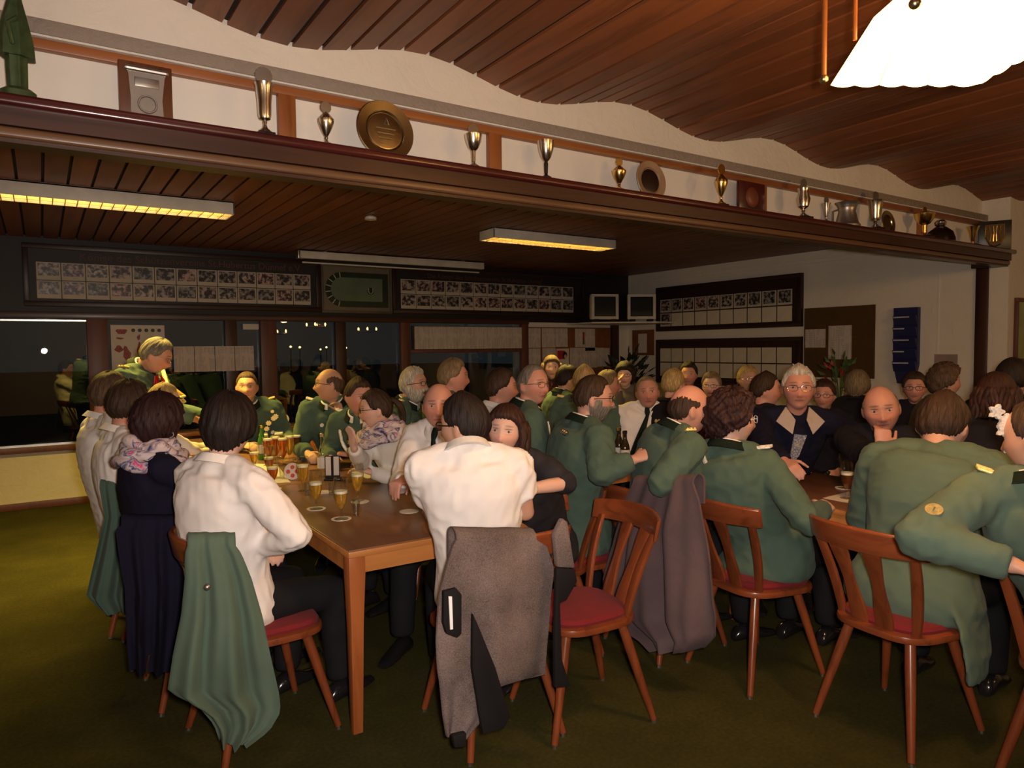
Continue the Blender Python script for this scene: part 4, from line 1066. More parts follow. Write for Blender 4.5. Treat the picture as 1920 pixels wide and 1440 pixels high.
# ------------------------------------------------------------------ people
def V3(*a): return np.array(a, float)
def nrm(v): v = np.array(v, float); return v/(np.linalg.norm(v)+1e-9)
JOBS = []
def fuse(mb, voxel, name, mats, parent, smooth=2, post=None, label=None):
    me = mb.mesh('tmp'); o = bpy.data.objects.new('tmp', me); COL.objects.link(o)
    bm = bmesh.new(); bm.from_mesh(me); bmesh.ops.recalc_face_normals(bm, faces=bm.faces); bm.to_mesh(me); bm.free()
    md = o.modifiers.new('r', 'REMESH'); md.mode = 'VOXEL'; md.voxel_size = voxel; md.use_smooth_shade = True
    JOBS.append((o, name, mats, parent, smooth, post, label))
def run_jobs():
    dg = bpy.context.evaluated_depsgraph_get()
    res = []
    for j in JOBS:
        res.append(bpy.data.meshes.new_from_object(j[0].evaluated_get(dg)))
    for j, me in zip(JOBS, res):
        o, name, mats, parent, smooth, post, label = j
        old = o.data; bpy.data.objects.remove(o); bpy.data.meshes.remove(old)
        nv = len(me.vertices); co = np.empty(nv*3); me.vertices.foreach_get('co', co); co = co.reshape(-1, 3)
        ne = len(me.edges); ed = np.empty(ne*2, int); me.edges.foreach_get('vertices', ed); ed = ed.reshape(-1, 2)
        deg = np.bincount(ed.ravel(), minlength=nv).astype(float)[:, None]
        def lap(x):
            a = np.zeros_like(x)
            for k in range(x.shape[1]):
                a[:, k] = np.bincount(ed[:, 0], x[ed[:, 1], k], nv)+np.bincount(ed[:, 1], x[ed[:, 0], k], nv)
            return a/np.maximum(deg, 1)
        wgt = post['weight'](co)[:, None] if post and 'weight' in post else 1.0
        for k in range(smooth):
            co = co+(lap(co)-co)*.6*wgt
            if k % 2: co = co-(lap(co)-co)*.25*wgt
        if post and 'disp' in post:
            me.vertices.foreach_set('co', co.ravel()); me.update()
            nn = np.empty(nv*3); me.vertices.foreach_get('normal', nn); nn = nn.reshape(-1, 3)
            co = co+nn*post['disp'](co)[:, None]
        me.vertices.foreach_set('co', (co-np.array(parent.location) if parent else co).ravel())
        me.materials.clear()
        for m_ in mats: me.materials.append(m_)
        me.polygons.foreach_set('material_index', np.zeros(len(me.polygons), np.int32))
        me.polygons.foreach_set('use_smooth', [True]*len(me.polygons))
        if post and 'attr' in post:
            at = me.attributes.new('hl', 'FLOAT_VECTOR', 'POINT'); at.data.foreach_set('vector', post['attr'](co).astype(np.float32).ravel())
        me.update(); me.name = name
        ob = bpy.data.objects.new(name, me); COL.objects.link(ob); ob.parent = parent
        if label: ob['label'] = label
    JOBS.clear()

def wob(seed, freq):
    r_ = np.random.RandomState(seed); D = r_.normal(size=(5, 3)); D /= np.linalg.norm(D, axis=1)[:, None]; P = r_.uniform(0, 6.28, 5)
    def f(p):
        q = p*freq; s = 0
        for k in range(5):
            s = s+np.sin(q@D[k]*(1+.35*k)+P[k]+1.3*np.sin(q@D[(k+1) % 5]*.6+P[(k+2) % 5]))
        return s/5
    return f

# ---- skin with features painted in head space
def skin_mat(name, c, lip=(.42, .12, .10), brow=(.12, .07, .05), stub=None, browk=1.0, blush=.35, lipk=.8):
    t = NT(name)
    at = t.n('ShaderNodeAttribute', attribute_name='hl'); sp = t.n('ShaderNodeSeparateXYZ'); t.l(at.outputs['Vector'], sp.inputs[0])
    x, y, z = sp.outputs; ax = t.m('ABSOLUTE', x)
    front = t.m('GREATER_THAN', y, .035)
    def ell_(cx, cz, rx, rz, xx=ax, tilt=0):
        dz = t.m('SUBTRACT', z, cz)
        if tilt: dz = t.m('SUBTRACT', dz, t.m('MULTIPLY', t.m('SUBTRACT', xx, cx), tilt))
        a = t.m('POWER', t.m('DIVIDE', t.m('SUBTRACT', xx, cx), rx), 2); a.node.inputs[0].default_value
        b = t.m('MULTIPLY', t.m('DIVIDE', dz, rz), t.m('DIVIDE', dz, rz))
        a = t.m('MULTIPLY', t.m('DIVIDE', t.m('SUBTRACT', xx, cx), rx), t.m('DIVIDE', t.m('SUBTRACT', xx, cx), rx))
        d = t.m('SQRT', t.m('ADD', a, b))
        mr = t.n('ShaderNodeMapRange', clamp=True); mr.inputs['From Min'].default_value = 1.25; mr.inputs['From Max'].default_value = .75
        t.l(d, mr.inputs['Value']); return t.m('MULTIPLY', mr.outputs[0], front)
    v = t.coord(); nz = t.noise(v, 40, 3); nb = t.noise(v, 7, 2)
    col = t.mix(nb, dark(c, .88), (min(c[0]*1.12, 1), c[1]*1.02, c[2]))
    red = (c[0]*1.02, c[1]*.62, c[2]*.58)
    col = t.mix(t.m('MULTIPLY', ell_(.042, -.025, .03, .028), blush), col, red)
    col = t.mix(t.m('MULTIPLY', ell_(0, -.028, .016, .016, x), blush*1.2), col, red)
    if stub:
        low = t.m('MULTIPLY', t.m('LESS_THAN', z, -.035), t.m('GREATER_THAN', y, .0))
        mst = t.n('ShaderNodeMapRange'); mst.inputs['From Min'].default_value = -.030; mst.inputs['From Max'].default_value = -.055; t.l(z, mst.inputs['Value'])
        col = t.mix(t.m('MULTIPLY', t.m('MULTIPLY', mst.outputs[0], t.m('GREATER_THAN', y, -.01)), .45), col, stub)
    col = t.mix(t.m('MULTIPLY', ell_(0, -.0585, .026, .0095, x), lipk), col, lip)
    col = t.mix(t.m('MULTIPLY', ell_(0, -.0580, .025, .0018, x), .85), col, dark(lip, .3))
    col = t.mix(t.m('MULTIPLY', ell_(.031, .0335, .019, .0042, tilt=-.12), .62*browk), col, brow)
    col = t.mix(t.m('MULTIPLY', ell_(.031, .0185, .0165, .0030), .75), col, dark(c, .22))
    col = t.mix(t.m('MULTIPLY', ell_(.0085, -.0425, .0036, .0020), .55), col, dark(c, .15))
    col = t.mix(t.m('MULTIPLY', ell_(.031, -.047, .0028, .015, tilt=0), .30 if browk > .8 else .1), col, dark(c, .4))
    col = t.mix(t.m('MULTIPLY', ell_(.031, -.004, .015, .0022), .28), col, dark(c, .4))
    t.base(col); t.bump(nz, .12, .002); t.set(.5, spec=.35)
    t.b.inputs['Subsurface Weight'].default_value = .08; t.b.inputs['Subsurface Scale'].default_value = .01
    return t.mat
SK = {'pale': skin_mat('skin_pale', (.60, .38, .30), blush=.2),
      'ruddy': skin_mat('skin_ruddy', (.52, .27, .20), blush=.35, lipk=.5),
      'stubble': skin_mat('skin_stubble', (.50, .29, .22), stub=(.20, .15, .13), lipk=.4),
      'tan': skin_mat('skin_tan', (.50, .29, .20), blush=.2, lipk=.5),
      'fem': skin_mat('skin_fem', (.62, .40, .31), lip=(.52, .12, .13), blush=.35, browk=.7)}
def hair_mat(name, c, rough=.45, hi=1.6):
    t = NT(name); at = t.n('ShaderNodeAttribute', attribute_name='hs')
    nz = t.noise(at.outputs['Vector'], 1.0, 5, .7, .3)
    t.base(t.ramp(nz, [(.3, dark(c, .35)), (.5, dark(c, .75)), (.72, dark(c, hi))])); t.bump(nz, .9, .004); t.set(.55, spec=.22)
    return t.mat
HM = {'black': hair_mat('hair_blackbrown', (.022, .014, .012)), 'wine': hair_mat('hair_dark_wine', (.035, .014, .014)),
      'brown': hair_mat('hair_brown', (.050, .028, .018)), 'mid': hair_mat('hair_midbrown', (.10, .060, .038)),
      'blond': hair_mat('hair_blond', (.50, .34, .14)), 'grey': hair_mat('hair_grey', (.20, .175, .15)),
      'white': hair_mat('hair_white', (.55, .50, .42)), 'ash': hair_mat('hair_ash', (.24, .17, .10)), 'auburn': hair_mat('hair_auburn', (.050, .020, .014))}
M_eye = plain('eye_white', (.42, .37, .34), .25, var=.03); M_iris = plain('iris_dark', (.05, .04, .035), .15)
M_shirt = fabric('white_shirt', (.78, .73, .70), .8, 900, .03, .12, fold=12)
M_shirty = fabric('white_knit', (.72, .68, .62), .9, 700, .05, .3, fold=10)
M_trou = fabric('black_trousers', (.012, .012, .014), .85, 600, .1, .2)
M_jean = fabric('blue_jeans', lin(62, 84, 116), .9, 700, .15, .3)
M_darkcol = fabric('dark_green_collar', lin(18, 30, 24), .8, 600)
M_wcol = plain('shirt_collar_white', (.75, .72, .68), .7)
M_shoe = plain('black_leather', (.012, .011, .012), .18)
M_tie = fabric('dark_green_tie', lin(16, 30, 24), .6, 600)
M_gbraid = plain('gold_braid', (.80, .62, .22), .45, .3, var=.25, sc_=120)
M_sbraid = plain('silver_braid', (.72, .68, .60), .5, .15, var=.3, sc_=120)
M_plaid = fabric('plaid_brown', lin(90, 44, 34), .9, 40, .5, .2)
M_knitg = fabric('charcoal_knit', lin(56, 54, 58), 1.0, 800, .3, .8)
M_dk = fabric('black_knit', (.014, .013, .018), .95, 600); M_plum = fabric('plum_sweater', lin(90, 26, 60), .9, 500)
M_navys = fabric('navy_sweater', lin(24, 24, 42), .95, 600, .1, .3, fold=8)
M_greybl = fabric('grey_blouse', lin(92, 84, 76), .9, 600)
_t = NT('checked_shirt'); _v = _t.coord((60, 60, 60)); _c = _t.n('ShaderNodeTexVoronoi'); _c.inputs['Scale'].default_value = 1.0; _t.l(_v, _c.inputs['Vector'])
_t.base(_t.ramp(_c.outputs['Distance'], [(.2, (.55, .55, .58)), (.45, (.12, .15, .24)), (.8, (.5, .42, .34))])); _t.set(.8); M_check = _t.mat
_t = NT('pink_scarf'); _v = _t.coord((1, 1, 1)); _n = _t.noise(_v, 9, 3, .5, 2.0)
_t.base(_t.ramp(_n, [(.30, lin(30, 36, 92)), (.40, lin(196, 176, 178)), (.50, lin(205, 190, 190)), (.56, lin(58, 66, 120)), (.60, lin(190, 170, 172)), (.66, lin(206, 66, 130))])); _t.set(.85); _t.bump(_t.noise(_v, 40, 2), .3, .005); M_scarf = _t.mat
M_fold = plain('red_lapel', lin(170, 22, 26), .6)
M_lens = M_clear

def basis(bearing, pitch=0, roll=0):
    """columns: right, forward, up. pitch>0 looks up"""
    a, p, r_ = radians(bearing), radians(pitch), radians(roll)
    f = V3(sin(a)*cos(p), cos(a)*cos(p), sin(p)); x = V3(cos(a), -sin(a), 0); u = np.cross(x, f)
    x2 = x*cos(r_)-u*sin(r_); u2 = x*sin(r_)+u*cos(r_)
    return np.column_stack([x2, f, u2])

def head_pts(nu=40, nv=30, fem=False):
    u = np.linspace(0, 2*pi, nu+1)[:-1]; v = np.linspace(-pi/2+.06, pi/2-.06, nv)
    U, Vv = np.meshgrid(u, v); X = np.cos(Vv)*np.sin(U); Y = np.cos(Vv)*np.cos(U); Z = np.sin(Vv)
    return head_shape(X, Y, Z, fem), (X, Y, Z)
def head_shape(X, Y, Z, fem=False, face=True):
    g = lambda a, s: np.exp(-(a/s)**2)
    x = X*.076; y = Y*.095; z = np.where(Z > 0, Z*.113, Z*.114)
    t = np.clip(-z/.112, 0, 1)
    x = x*(1-(.38 if fem else .30)*t**(1.6 if fem else 2.2))
    y = np.where(Y < 0, y*(1-.42*t**1.2), y*(1-.06*t))
    y = np.where(Y > 0, np.minimum(y, .090-.0*z), y)
    x = np.sign(x)*np.abs(x)**.96*(.076**.04)
    z = z+0
    if face:
        fr = np.clip(Y*2.2, 0, 1)
        y = y-.012*fr*g(z-.045, .05)*0
        y = y+fr*(.006*g(z-.034, .012)*g(x, .045)*(0.4 if fem else 1))
        y = y-fr*.014*(g(np.abs(x)-.031, .016)*g(z-.009, .014))+fr*.004*g(np.abs(x)-.040, .018)*g(z+.022, .016)
        nose = g(x, .0085+.0075*np.clip(-(z)/.03, 0, 1))*np.where(z > -.034, .12+.88*np.clip((.024-z)/.058, 0, 1)**1.2*(z < .024), g(z+.034, .0075))*(z < .04)
        y = y+fr*(.024 if fem else .031)*nose
        y = y+fr*.005*g(z+.0575, .012)*g(x, .022)
        y = y-fr*.004*g(z+.073, .006)*g(x, .03)
        y = y+fr*.009*g(z+.094, .016)*g(x, .024)
        x = x+np.sign(x)*fr*.003*g(z+.018, .02)
    return np.stack([x, y, z], -1)
HP, HD = head_pts(); HPF, _ = head_pts(fem=True)

def sph(mb, c, r, n=10, m=7): mb.ell(c, (r, r, r) if not hasattr(r, '__len__') else r, n, m)

def hand(mb, w, d, nrm_, s=1.0, curl=.5, thumb=1, g=0.0, spread=.1):
    """palm and five fingers. w wrist, d direction, nrm_ palm normal (inner side)"""
    d = nrm(d); n = nrm(np.array(nrm_)-d*(np.array(nrm_)@d)); sd = np.cross(d, n)
    pal = [w-d*.01, w+d*.03*s, w+d*.06*s, w+d*.088*s]
    rings = []
    for q, wd, th in ((-.01, .026, .020), (.02, .034, .017), (.055, .040, .015), (.088, .038, .012)):
        c = w+d*q*s
        rings.append([c+sd*wd*s*cos(a)+n*th*s*sin(a) for a in np.linspace(0, 2*pi, 13)[:-1]])
    mb.loft(rings)
    for k, (off, L, r_) in enumerate(((.029, .072, .0088), (.010, .082, .0092), (-.010, .076, .0088), (-.028, .060, .0078))):
        p = w+d*.082*s+sd*off*s; a = curl*(.7+.15*k); pts = [p-d*.01]; dd = nrm(d+sd*off*spread*12)
        for sg in (.44, .32, .24):
            a2 = a
            dd = nrm(dd*cos(a2)+n*sin(a2)); pts.append(pts[-1]+dd*L*sg*s); a = curl*1.0
        mb.tube(pts, [r_*1.05, r_, r_*.95, r_*.8], 8, round_=True)
    p = w+d*.02*s+sd*.028*s*thumb
    t1 = nrm(d*.75+sd*.8*thumb+n*.35); t2 = nrm(d*1.0+sd*.25*thumb+n*(.3+curl*.5))
    mb.tube([p, p+t1*.038*s, p+t1*.038*s+t2*.030*s, p+t1*.038*s+t2*.052*s], [.012*s, .0105*s, .0095*s, .008*s], 8, round_=True)

def ik(S, W, l1, l2, pole):
    d = W-S; L = np.linalg.norm(d)
    if L > (l1+l2)*.985: W = S+d/L*(l1+l2)*.985; d = W-S; L = np.linalg.norm(d)
    a = (l1*l1-l2*l2+L*L)/(2*L); h = sqrt(max(l1*l1-a*a, 0)); u = d/L
    p = np.array(pole)-u*(np.array(pole)@u); p = nrm(p)
    return S+u*a+p*h, W

def make_hair(spec, H, R, root, near):
    """cap of hair grown as a thick shell over the skull, with strands ridged along it"""
    st = spec.get('hair', 'short'); mat = HM[spec.get('hc', 'brown')]
    if st == 'none': return
    nu, nv = (104, 60) if near else (52, 32)
    u = np.linspace(0, 2*pi, nu+1)[:-1]; v = np.linspace(-pi/2+.06, pi/2-.03, nv)
    U, Vv = np.meshgrid(u, v); X = np.cos(Vv)*np.sin(U); Y = np.cos(Vv)*np.cos(U); Z = np.sin(Vv)
    P = head_shape(X, Y, Z, spec.get('fem', False), face=False)
    x, y, z = P[..., 0], P[..., 1], P[..., 2]
    L = {'short': dict(front=.082, side=.0, nape=-.055, vol=.012, top=.016, rg=.004),
         'crop': dict(front=.086, side=.01, nape=-.045, vol=.007, top=.010, rg=.003),
         'bald': dict(front=.3, side=.005, nape=-.05, vol=.006, top=0, rg=.003, crown=.052),
         'receding': dict(front=.112, side=.004, nape=-.055, vol=.008, top=.006, rg=.003, crown=None),
         'bowl': dict(front=.050, side=-.045, nape=-.112, vol=.020, top=.022, rg=.005),
         'bob': dict(front=.060, side=-.07, nape=-.12, vol=.028, top=.028, rg=.006),
         'curly': dict(front=.070, side=-.03, nape=-.085, vol=.030, top=.030, rg=.010),
         'long': dict(front=.072, side=-.10, nape=-.15, vol=.018, top=.018, rg=.005),
         'back': dict(front=.082, side=.0, nape=-.06, vol=.010, top=.014, rg=.004)}[st]
    zl = np.interp(y.ravel(), [-.10, -.055, -.03, -.005, .022, .045, .066, .095], [L['nape'], L['nape']+.005, L['nape']*.5-.0, L['side'], L['side']+.008, max(L['side']+.03, L['front']-.045), L['front']-.012, L['front']]).reshape(y.shape)
    if st == 'long': zl = np.where(y < .02, -.2, zl)
    rs = np.random.RandomState(spec['seed'])
    jag = .006*np.sin(U*23+rs.uniform(0, 6))+.005*np.sin(U*41+1)+.003*np.sin(U*67)
    zl = zl+.020*np.exp(-((np.abs(x)-.046)/.018)**2)*(y > .04)*(st not in ('bowl', 'bob', 'curly', 'long'))
    soft = .016 if st in ('bowl', 'bob', 'long', 'curly') else .034
    m = np.clip((z-zl+jag*np.where(y > .02, .25, .5 if st not in ('bowl', 'bob', 'long') else 1))/soft, -1, 1)
    if L.get('crown') is not None:
        cr = L['crown']+.012*np.sin(U*3+1); m = np.minimum(m, np.clip((cr-z+jag*.5)/.014, -1, 1)); m = np.where((y > .045), -1, m)
    up = np.clip(z/.1, 0, 1)
    th = L['vol']*(1-up)+L['top']*up
    ridge = L['rg']*(np.sin(U*17+3*np.sin(Vv*2.5+rs.uniform(0, 6)))*.5+np.sin(U*31+4*Vv+2*np.sin(Vv*5))*.4+np.sin(U*53+6*Vv)*.3)*np.clip(1.2-up, .3, 1)
    if st == 'curly': ridge = .009*np.sin(U*11+4*Vv)*np.sin(Vv*13+2*np.sin(U*5))+.004*np.sin(U*23)*np.sin(Vv*29)
    if st in ('short', 'back', 'bowl'): th = th+.006*up*np.sin(U*2+rs.uniform(0, 6))
    off = np.where(m > 0, np.sqrt(np.clip(m, 0, 1))*(th+ridge), m*.010-.004)
    N_ = np.stack([X/.076, Y/.095, Z/.115], -1); N_ /= np.linalg.norm(N_, axis=-1)[..., None]
    low = np.clip(-z/.1, 0, 1)[..., None]
    if st in ('bowl', 'bob', 'long'):   # the hair hangs down instead of following the nape
        N_ = N_*(1-.3*low)
        back = np.clip(-Y, 0, 1)*low[..., 0]; off = off+(m > 0)*back*(.022 if st != 'bowl' else .014)
    Q = P+N_*off[..., None]
    Wd = (Q.reshape(-1, 3)*spec.get('hs', 1.0))@R.T+H-np.array(root.location)
    F = []
    for i in range(nv-1):
        for j in range(nu):
            k = (j+1) % nu; F.append((i*nu+j, i*nu+k, (i+1)*nu+k, (i+1)*nu+j))
    F.append(tuple(range(nu))[::-1]); F.append(tuple(range((nv-1)*nu, nv*nu)))
    mb = MB(); mb.add(list(Wd), F)
    hs = np.stack([U.ravel()*16+rs.uniform(0, 50), Vv.ravel()*2.2, np.zeros(U.size)], -1)
    extra = []
    def strand(pts, r_, k):
        n0 = len(mb.v); pts = [(np.array(p)*spec.get('hs', 1.0))@R.T+H-np.array(root.location) for p in pts]
        mb.tube(pts, r_, 7, round_=False); extra.append((len(mb.v)-n0, k))
    if st == 'long' or spec.get('pony'):
        nl = 46 if near else 22
        for k in range(nl):
            if st == 'long':
                a = pi*.36+2*pi*(1-.36)*k/(nl-1)+rs.uniform(-.05, .05)   # round the back
                ln = spec.get('len', .26)*rs.uniform(.85, 1.1); X0, Y0 = sin(a)*.086, cos(a)*.100
                wv = rs.uniform(0, 6); pts = []
                for q in np.linspace(0, 1, 8):
                    pts.append((X0*(1+.25*q*(1-q)*4*.5+.1*q)+.008*sin(q*9+wv), Y0*(1.0)+.012*q*(-1 if Y0 < 0 else .5)+.006*cos(q*8+wv), .05-.05*q-ln*q))
                strand(pts, [.012, .016, .016, .015, .014, .012, .009, .003], k)
        if spec.get('pony'):
            for k in range(14):
                a = k*2.4; rr_ = .012*sqrt(k/14); pts = []
                for q in np.linspace(0, 1, 7):
                    pts.append((rr_*2*cos(a)*sin(pi*min(q+.15, 1)), -.095-.05*sin(q*2.2)-.02*q+rr_*sin(a), .055+.03*sin(q*3)-.17*q))
                strand(pts, [.010, .013, .014, .013, .011, .008, .003], k)
    if spec.get('hc') in ('white', 'wine') and near:
        # loose locks breaking the outline
        for k in range(90 if st in ('bowl', 'curly', 'bob') else 60):
            i = rs.randint(int(nv*.25), nv-2); j = rs.randint(0, nu)
            if m[i, j] < .6: continue
            p = Q[i, j]; n_ = N_[i, j]; dn = np.array([0, -.5 if st == 'back' else -.1, -1.0]); tdir = dn-n_*(dn@n_); tdir = nrm(tdir+rs.normal(size=3)*.25)
            ln = rs.uniform(.014, .032)*(1 if st in ('curly', 'bob', 'bowl') else .7); b = p-n_*.005
            strand([b, b+tdir*ln*.5+n_*.004, b+tdir*ln+n_*rs.uniform(-.003, .003)], [.004, .0035, .0008], k)
    me = mb.mesh('hair', [mat], smooth=True)
    tot = np.zeros((len(mb.v), 3)); tot[:len(hs)] = hs; pos = len(hs)
    for c_, k in extra:
        n_r = c_//7
        for q in range(c_): tot[pos+q] = (k*3.7+(q % 7)*.7, (q//7)*.5, 5)
        pos += c_
    at = me.attributes.new('hs', 'FLOAT_VECTOR', 'POINT'); at.data.foreach_set('vector', tot.astype(np.float32).ravel())
    o = bpy.data.objects.new('hair', me); COL.objects.link(o); o.parent = root

def person(label, head, face=0, look=None, pitch=0, roll=0, hip=None, lean=None, sh=None, stand=False, fem=False, skin='pale', s=1.0,
           top='uniform', topm=None, sleeve='long', hair='short', hc='brown', near=False, L=None, Rr=None, Lp=None, Rp=None, legm=None, glasses=None,
           tie=False, collar=True, nk=(.036, .118), Le=None, Re=None, tail=False, epaul=None, cords=False, medals=0, mu=(-.75, .7), beard=None, pony=False, hlen=.26, belly=0.0, scarf=False, curlL=.5, curlR=.5,
           legs=True, hn=None, vox=None, chest=None, shz=0.0, legdir=None, group=None, extra=None, hs=1.0, knee=None):
    """one seated or standing guest. head = world position of the head centre, face = compass bearing of the chest"""
    seed = int(abs(hash(label)) % 1000) if False else sum(ord(c) for c in label) % 997
    H = V3(*head); look = face if look is None else look
    f = V3(sin(radians(face)), cos(radians(face)), 0); r_ = V3(cos(radians(face)), -sin(radians(face)), 0); up = V3(0, 0, 1)
    sf = face if sh is None else sh
    rs_ = V3(cos(radians(sf)), -sin(radians(sf)), 0); fs = V3(sin(radians(sf)), cos(radians(sf)), 0)
    zh = .93*s if stand else .555
    if hip is None:
        ln = .10 if lean is None else lean
        hip = (H[0]-f[0]*ln, H[1]-f[1]*ln)
    P = V3(hip[0], hip[1], zh)
    R = basis(look, pitch, roll)
    k_ = s*(.94 if fem else 1.0)
    N = H-up*nk[1]*k_-fs*nk[0]-R[:, 1]*.012                        # base of the neck
    N = N+(P-N)*.02
    root = empty('person', (P[0], P[1], 0), 0, label, 'person', group)
    vx = (.009 if vox else .0078) if near else .013
    # ---- spine rings
    mid = (P+N)/2-f*.03
    def sp(t): return P*(1-t)**2+mid*2*t*(1-t)+N*t*t
    wk = k_*(.90 if fem else 1.0)
    prof = [(-.17, .160, .115), (-.08, .186, .132), (0, .186, .135), (.2, .165 if not fem else .145, .128), (.4, .166, .132), (.6, .182, .138), (.78, .196, .132), (.89, .180, .112), (.95, .140, .092), (1.0, .090, .074), (1.05, .064, .062)]
    def rings(g, t0=-9, t1=9, flare=0, gz=0):
        out = []
        for t, w_, d_ in prof:
            if t < t0 or t > t1: continue
            tt = max(t, 0); c = sp(tt); tg = nrm(sp(min(tt+.02, 1))-sp(max(tt-.02, 0))) if tt < 1 else nrm(N-mid)
            if t < 0: c = P+tg*0+up*t*.55
            if t < 0: tg = up
            if t > 1: c = N+nrm(H-N)*.03
            wa = nrm(r_*(1-tt)+rs_*tt); wa = nrm(wa-tg*(wa@tg)); da = np.cross(tg, wa); da = -da if da@f < 0 else da
            bl = belly*max(0, 1-abs(t-.22)/.45)
            ww, dd = w_*wk+g+flare*max(0, .25-t)*.5, d_*k_+g+flare*max(0, .25-t)*.35
            cc = c+da*bl*.6
            bust = (.028 if fem else 0)*max(0, 1-abs(t-.66)/.2)
            ring = []
            for a in np.linspace(0, 2*pi, 25)[:-1]:
                ca, sa = cos(a), sin(a); q = cc+wa*ww*np.sign(ca)*abs(ca)**.85+da*(dd+bl*.6*(sa > 0)+bust*(sa > 0))*np.sign(sa)*abs(sa)**.85
                ring.append(q)
            out.append(ring)
        return out
    shw = .184*wk
    top_t = nrm(N-mid); shc = N-top_t*(.060-shz)
    S = {}; El = {}; Wr = {}
    for sg, W, pole, nm in ((-1, L, Lp, 'L'), (1, Rr, Rp, 'R')):
        S[nm] = shc+rs_*sg*shw+up*0
        if W is None: W = S[nm]+fs*.22*s-up*.36*s+rs_*sg*(-.02)
        W = V3(*W)
        pl = V3(*pole) if pole is not None else (-up*1.0-fs*.35+rs_*sg*.45)
        El[nm], Wr[nm] = ik(S[nm], W, .285*k_, .245*k_, pl)
        e_ = Le if nm == 'L' else Re
        if e_ is not None:
            El[nm] = S[nm]+nrm(V3(*e_)-S[nm])*min(np.linalg.norm(V3(*e_)-S[nm]), .31*k_); Wr[nm] = El[nm]+nrm(W-El[nm])*min(np.linalg.norm(W-El[nm]), .25*k_)
    # ---- legs
    Kn, An, Hj = {}, {}, {}
    ld = f if legdir is None else V3(sin(radians(legdir)), cos(radians(legdir)), 0); lr = V3(ld[1], -ld[0], 0)
    for sg, nm in ((-1, 'L'), (1, 'R')):
        Hj[nm] = P+lr*sg*.085*wk-up*.01
        if stand: Kn[nm] = V3(*(Hj[nm]+lr*sg*.01+ld*.03-up*.42*s)); An[nm] = V3(Kn[nm][0], Kn[nm][1], .085)+lr*sg*.01-ld*.02
        else:
            Kn[nm] = Hj[nm]+ld*.42*s+lr*sg*(.05 if not fem else .01)-up*.05
            An[nm] = Kn[nm]*[1, 1, 0]+ld*(.03 if sg > 0 else -.04)+V3(0, 0, .085)
    # ---- body (skin) as one fused surface
    b = MB()
    HPx = HPF if fem else HP
    hp = (HPx.reshape(-1, 3)*k_*1.05)@R.T+H
    nv, nu = HPx.shape[:2]; F = [(i*nu+j, i*nu+(j+1) % nu, (i+1)*nu+(j+1) % nu, (i+1)*nu+j) for i in range(nv-1) for j in range(nu)]
    F += [tuple(range(nu))[::-1], tuple(range((nv-1)*nu, nv*nu))]; b.add(list(hp), F)
    for sg in (-1, 1):
        Re = R@np.array([[cos(.35*sg), -sin(.35*sg), 0], [sin(.35*sg), cos(.35*sg), 0], [0, 0, 1]])
        b.ell(H+R@(V3(sg*.079, -.012, -.008)*k_), V3(.010, .021, .033)*k_, 12, 8, Re)
    b.tube([sp(.93), N+nrm(H-N)*.05, H+R@V3(0, -.022, -.045)*k_], [.050*wk, .054*wk, .058*wk], 16)
    b.loft(rings(-.034, -9, .97))
    for nm, sg in (('L', -1), ('R', 1)):
        sph(b, S[nm]-up*.01, .048*wk)
        b.tube([shc+rs_*sg*shw*.4, S[nm], (S[nm]+El[nm])/2, El[nm]], [.045*wk, .044*wk, .042*wk, .037*wk], 12, round_=True)
        b.tube([El[nm], El[nm]*.6+Wr[nm]*.4, Wr[nm]], [.038*wk, .038*wk, .026*wk], 12, round_=True)
        d = nrm(Wr[nm]-El[nm]); n0 = hn.get(nm) if hn else None
        pn = V3(*n0) if n0 is not None else nrm(-up*.8-rs_*sg*.5)
        dh = d
        if hn and hn.get(nm+'d') is not None: dh = nrm(hn[nm+'d'])
        sdv = np.cross(dh, nrm(pn-dh*(pn@dh)))
        # thumb towards the middle of the body unless told otherwise
        th = 1 if sdv@(-rs_*sg) > 0 else -1
        if hn and hn.get(nm+'t'): th = hn[nm+'t']
        hand(b, Wr[nm]+d*.01, dh, pn, .98*k_, curlL if nm == 'L' else curlR, th)
    Rt = R.copy(); Hc = H.copy()
    def hl(co):
        q = ((co-Hc)@Rt)/(k_*1.05); e = (q[:, 0]/.088)**2+(q[:, 1]/.118)**2+(q[:, 2]/.130)**2
        q[e > 1.08, 1] = -1; return q
    def wg(co):
        d = np.linalg.norm(co-Hc, axis=1)/k_; w_ = np.where(d < .16, .35, 1.0)
        for nm in ('L', 'R'):
            w_ = np.where(np.linalg.norm(co-Wr[nm], axis=1) < .2, .4, w_)
        return w_
    fuse(b, vx, 'body', [SK[skin]], root, 3, {'attr': hl, 'weight': wg})
    # eyes
    for sg in (-1, 1):
        e = MB(); c = H+R@(V3(sg*.031, .0685 if not fem else .069, .0085)*k_*1.05)
        gz = nrm(R[:, 1]); e.ell(c-np.array(root.location), V3(.0145, .0122, .0088)*k_, 12, 8, R)
        eo = e.build('eye', M_eye, root, smooth=True)
        MB().ell(c+R@V3(0, .0085, -.0005)*k_-np.array(root.location), V3(.0066, .0044, .0066)*k_, 10, 7, R).build('iris', M_iris, eo, smooth=True)
    make_hair(dict(hair=hair, hc=hc, seed=seed, fem=fem, pony=pony, len=hlen, hs=k_*hs*1.05), H, R, root, near)
    RL = np.array(root.location)
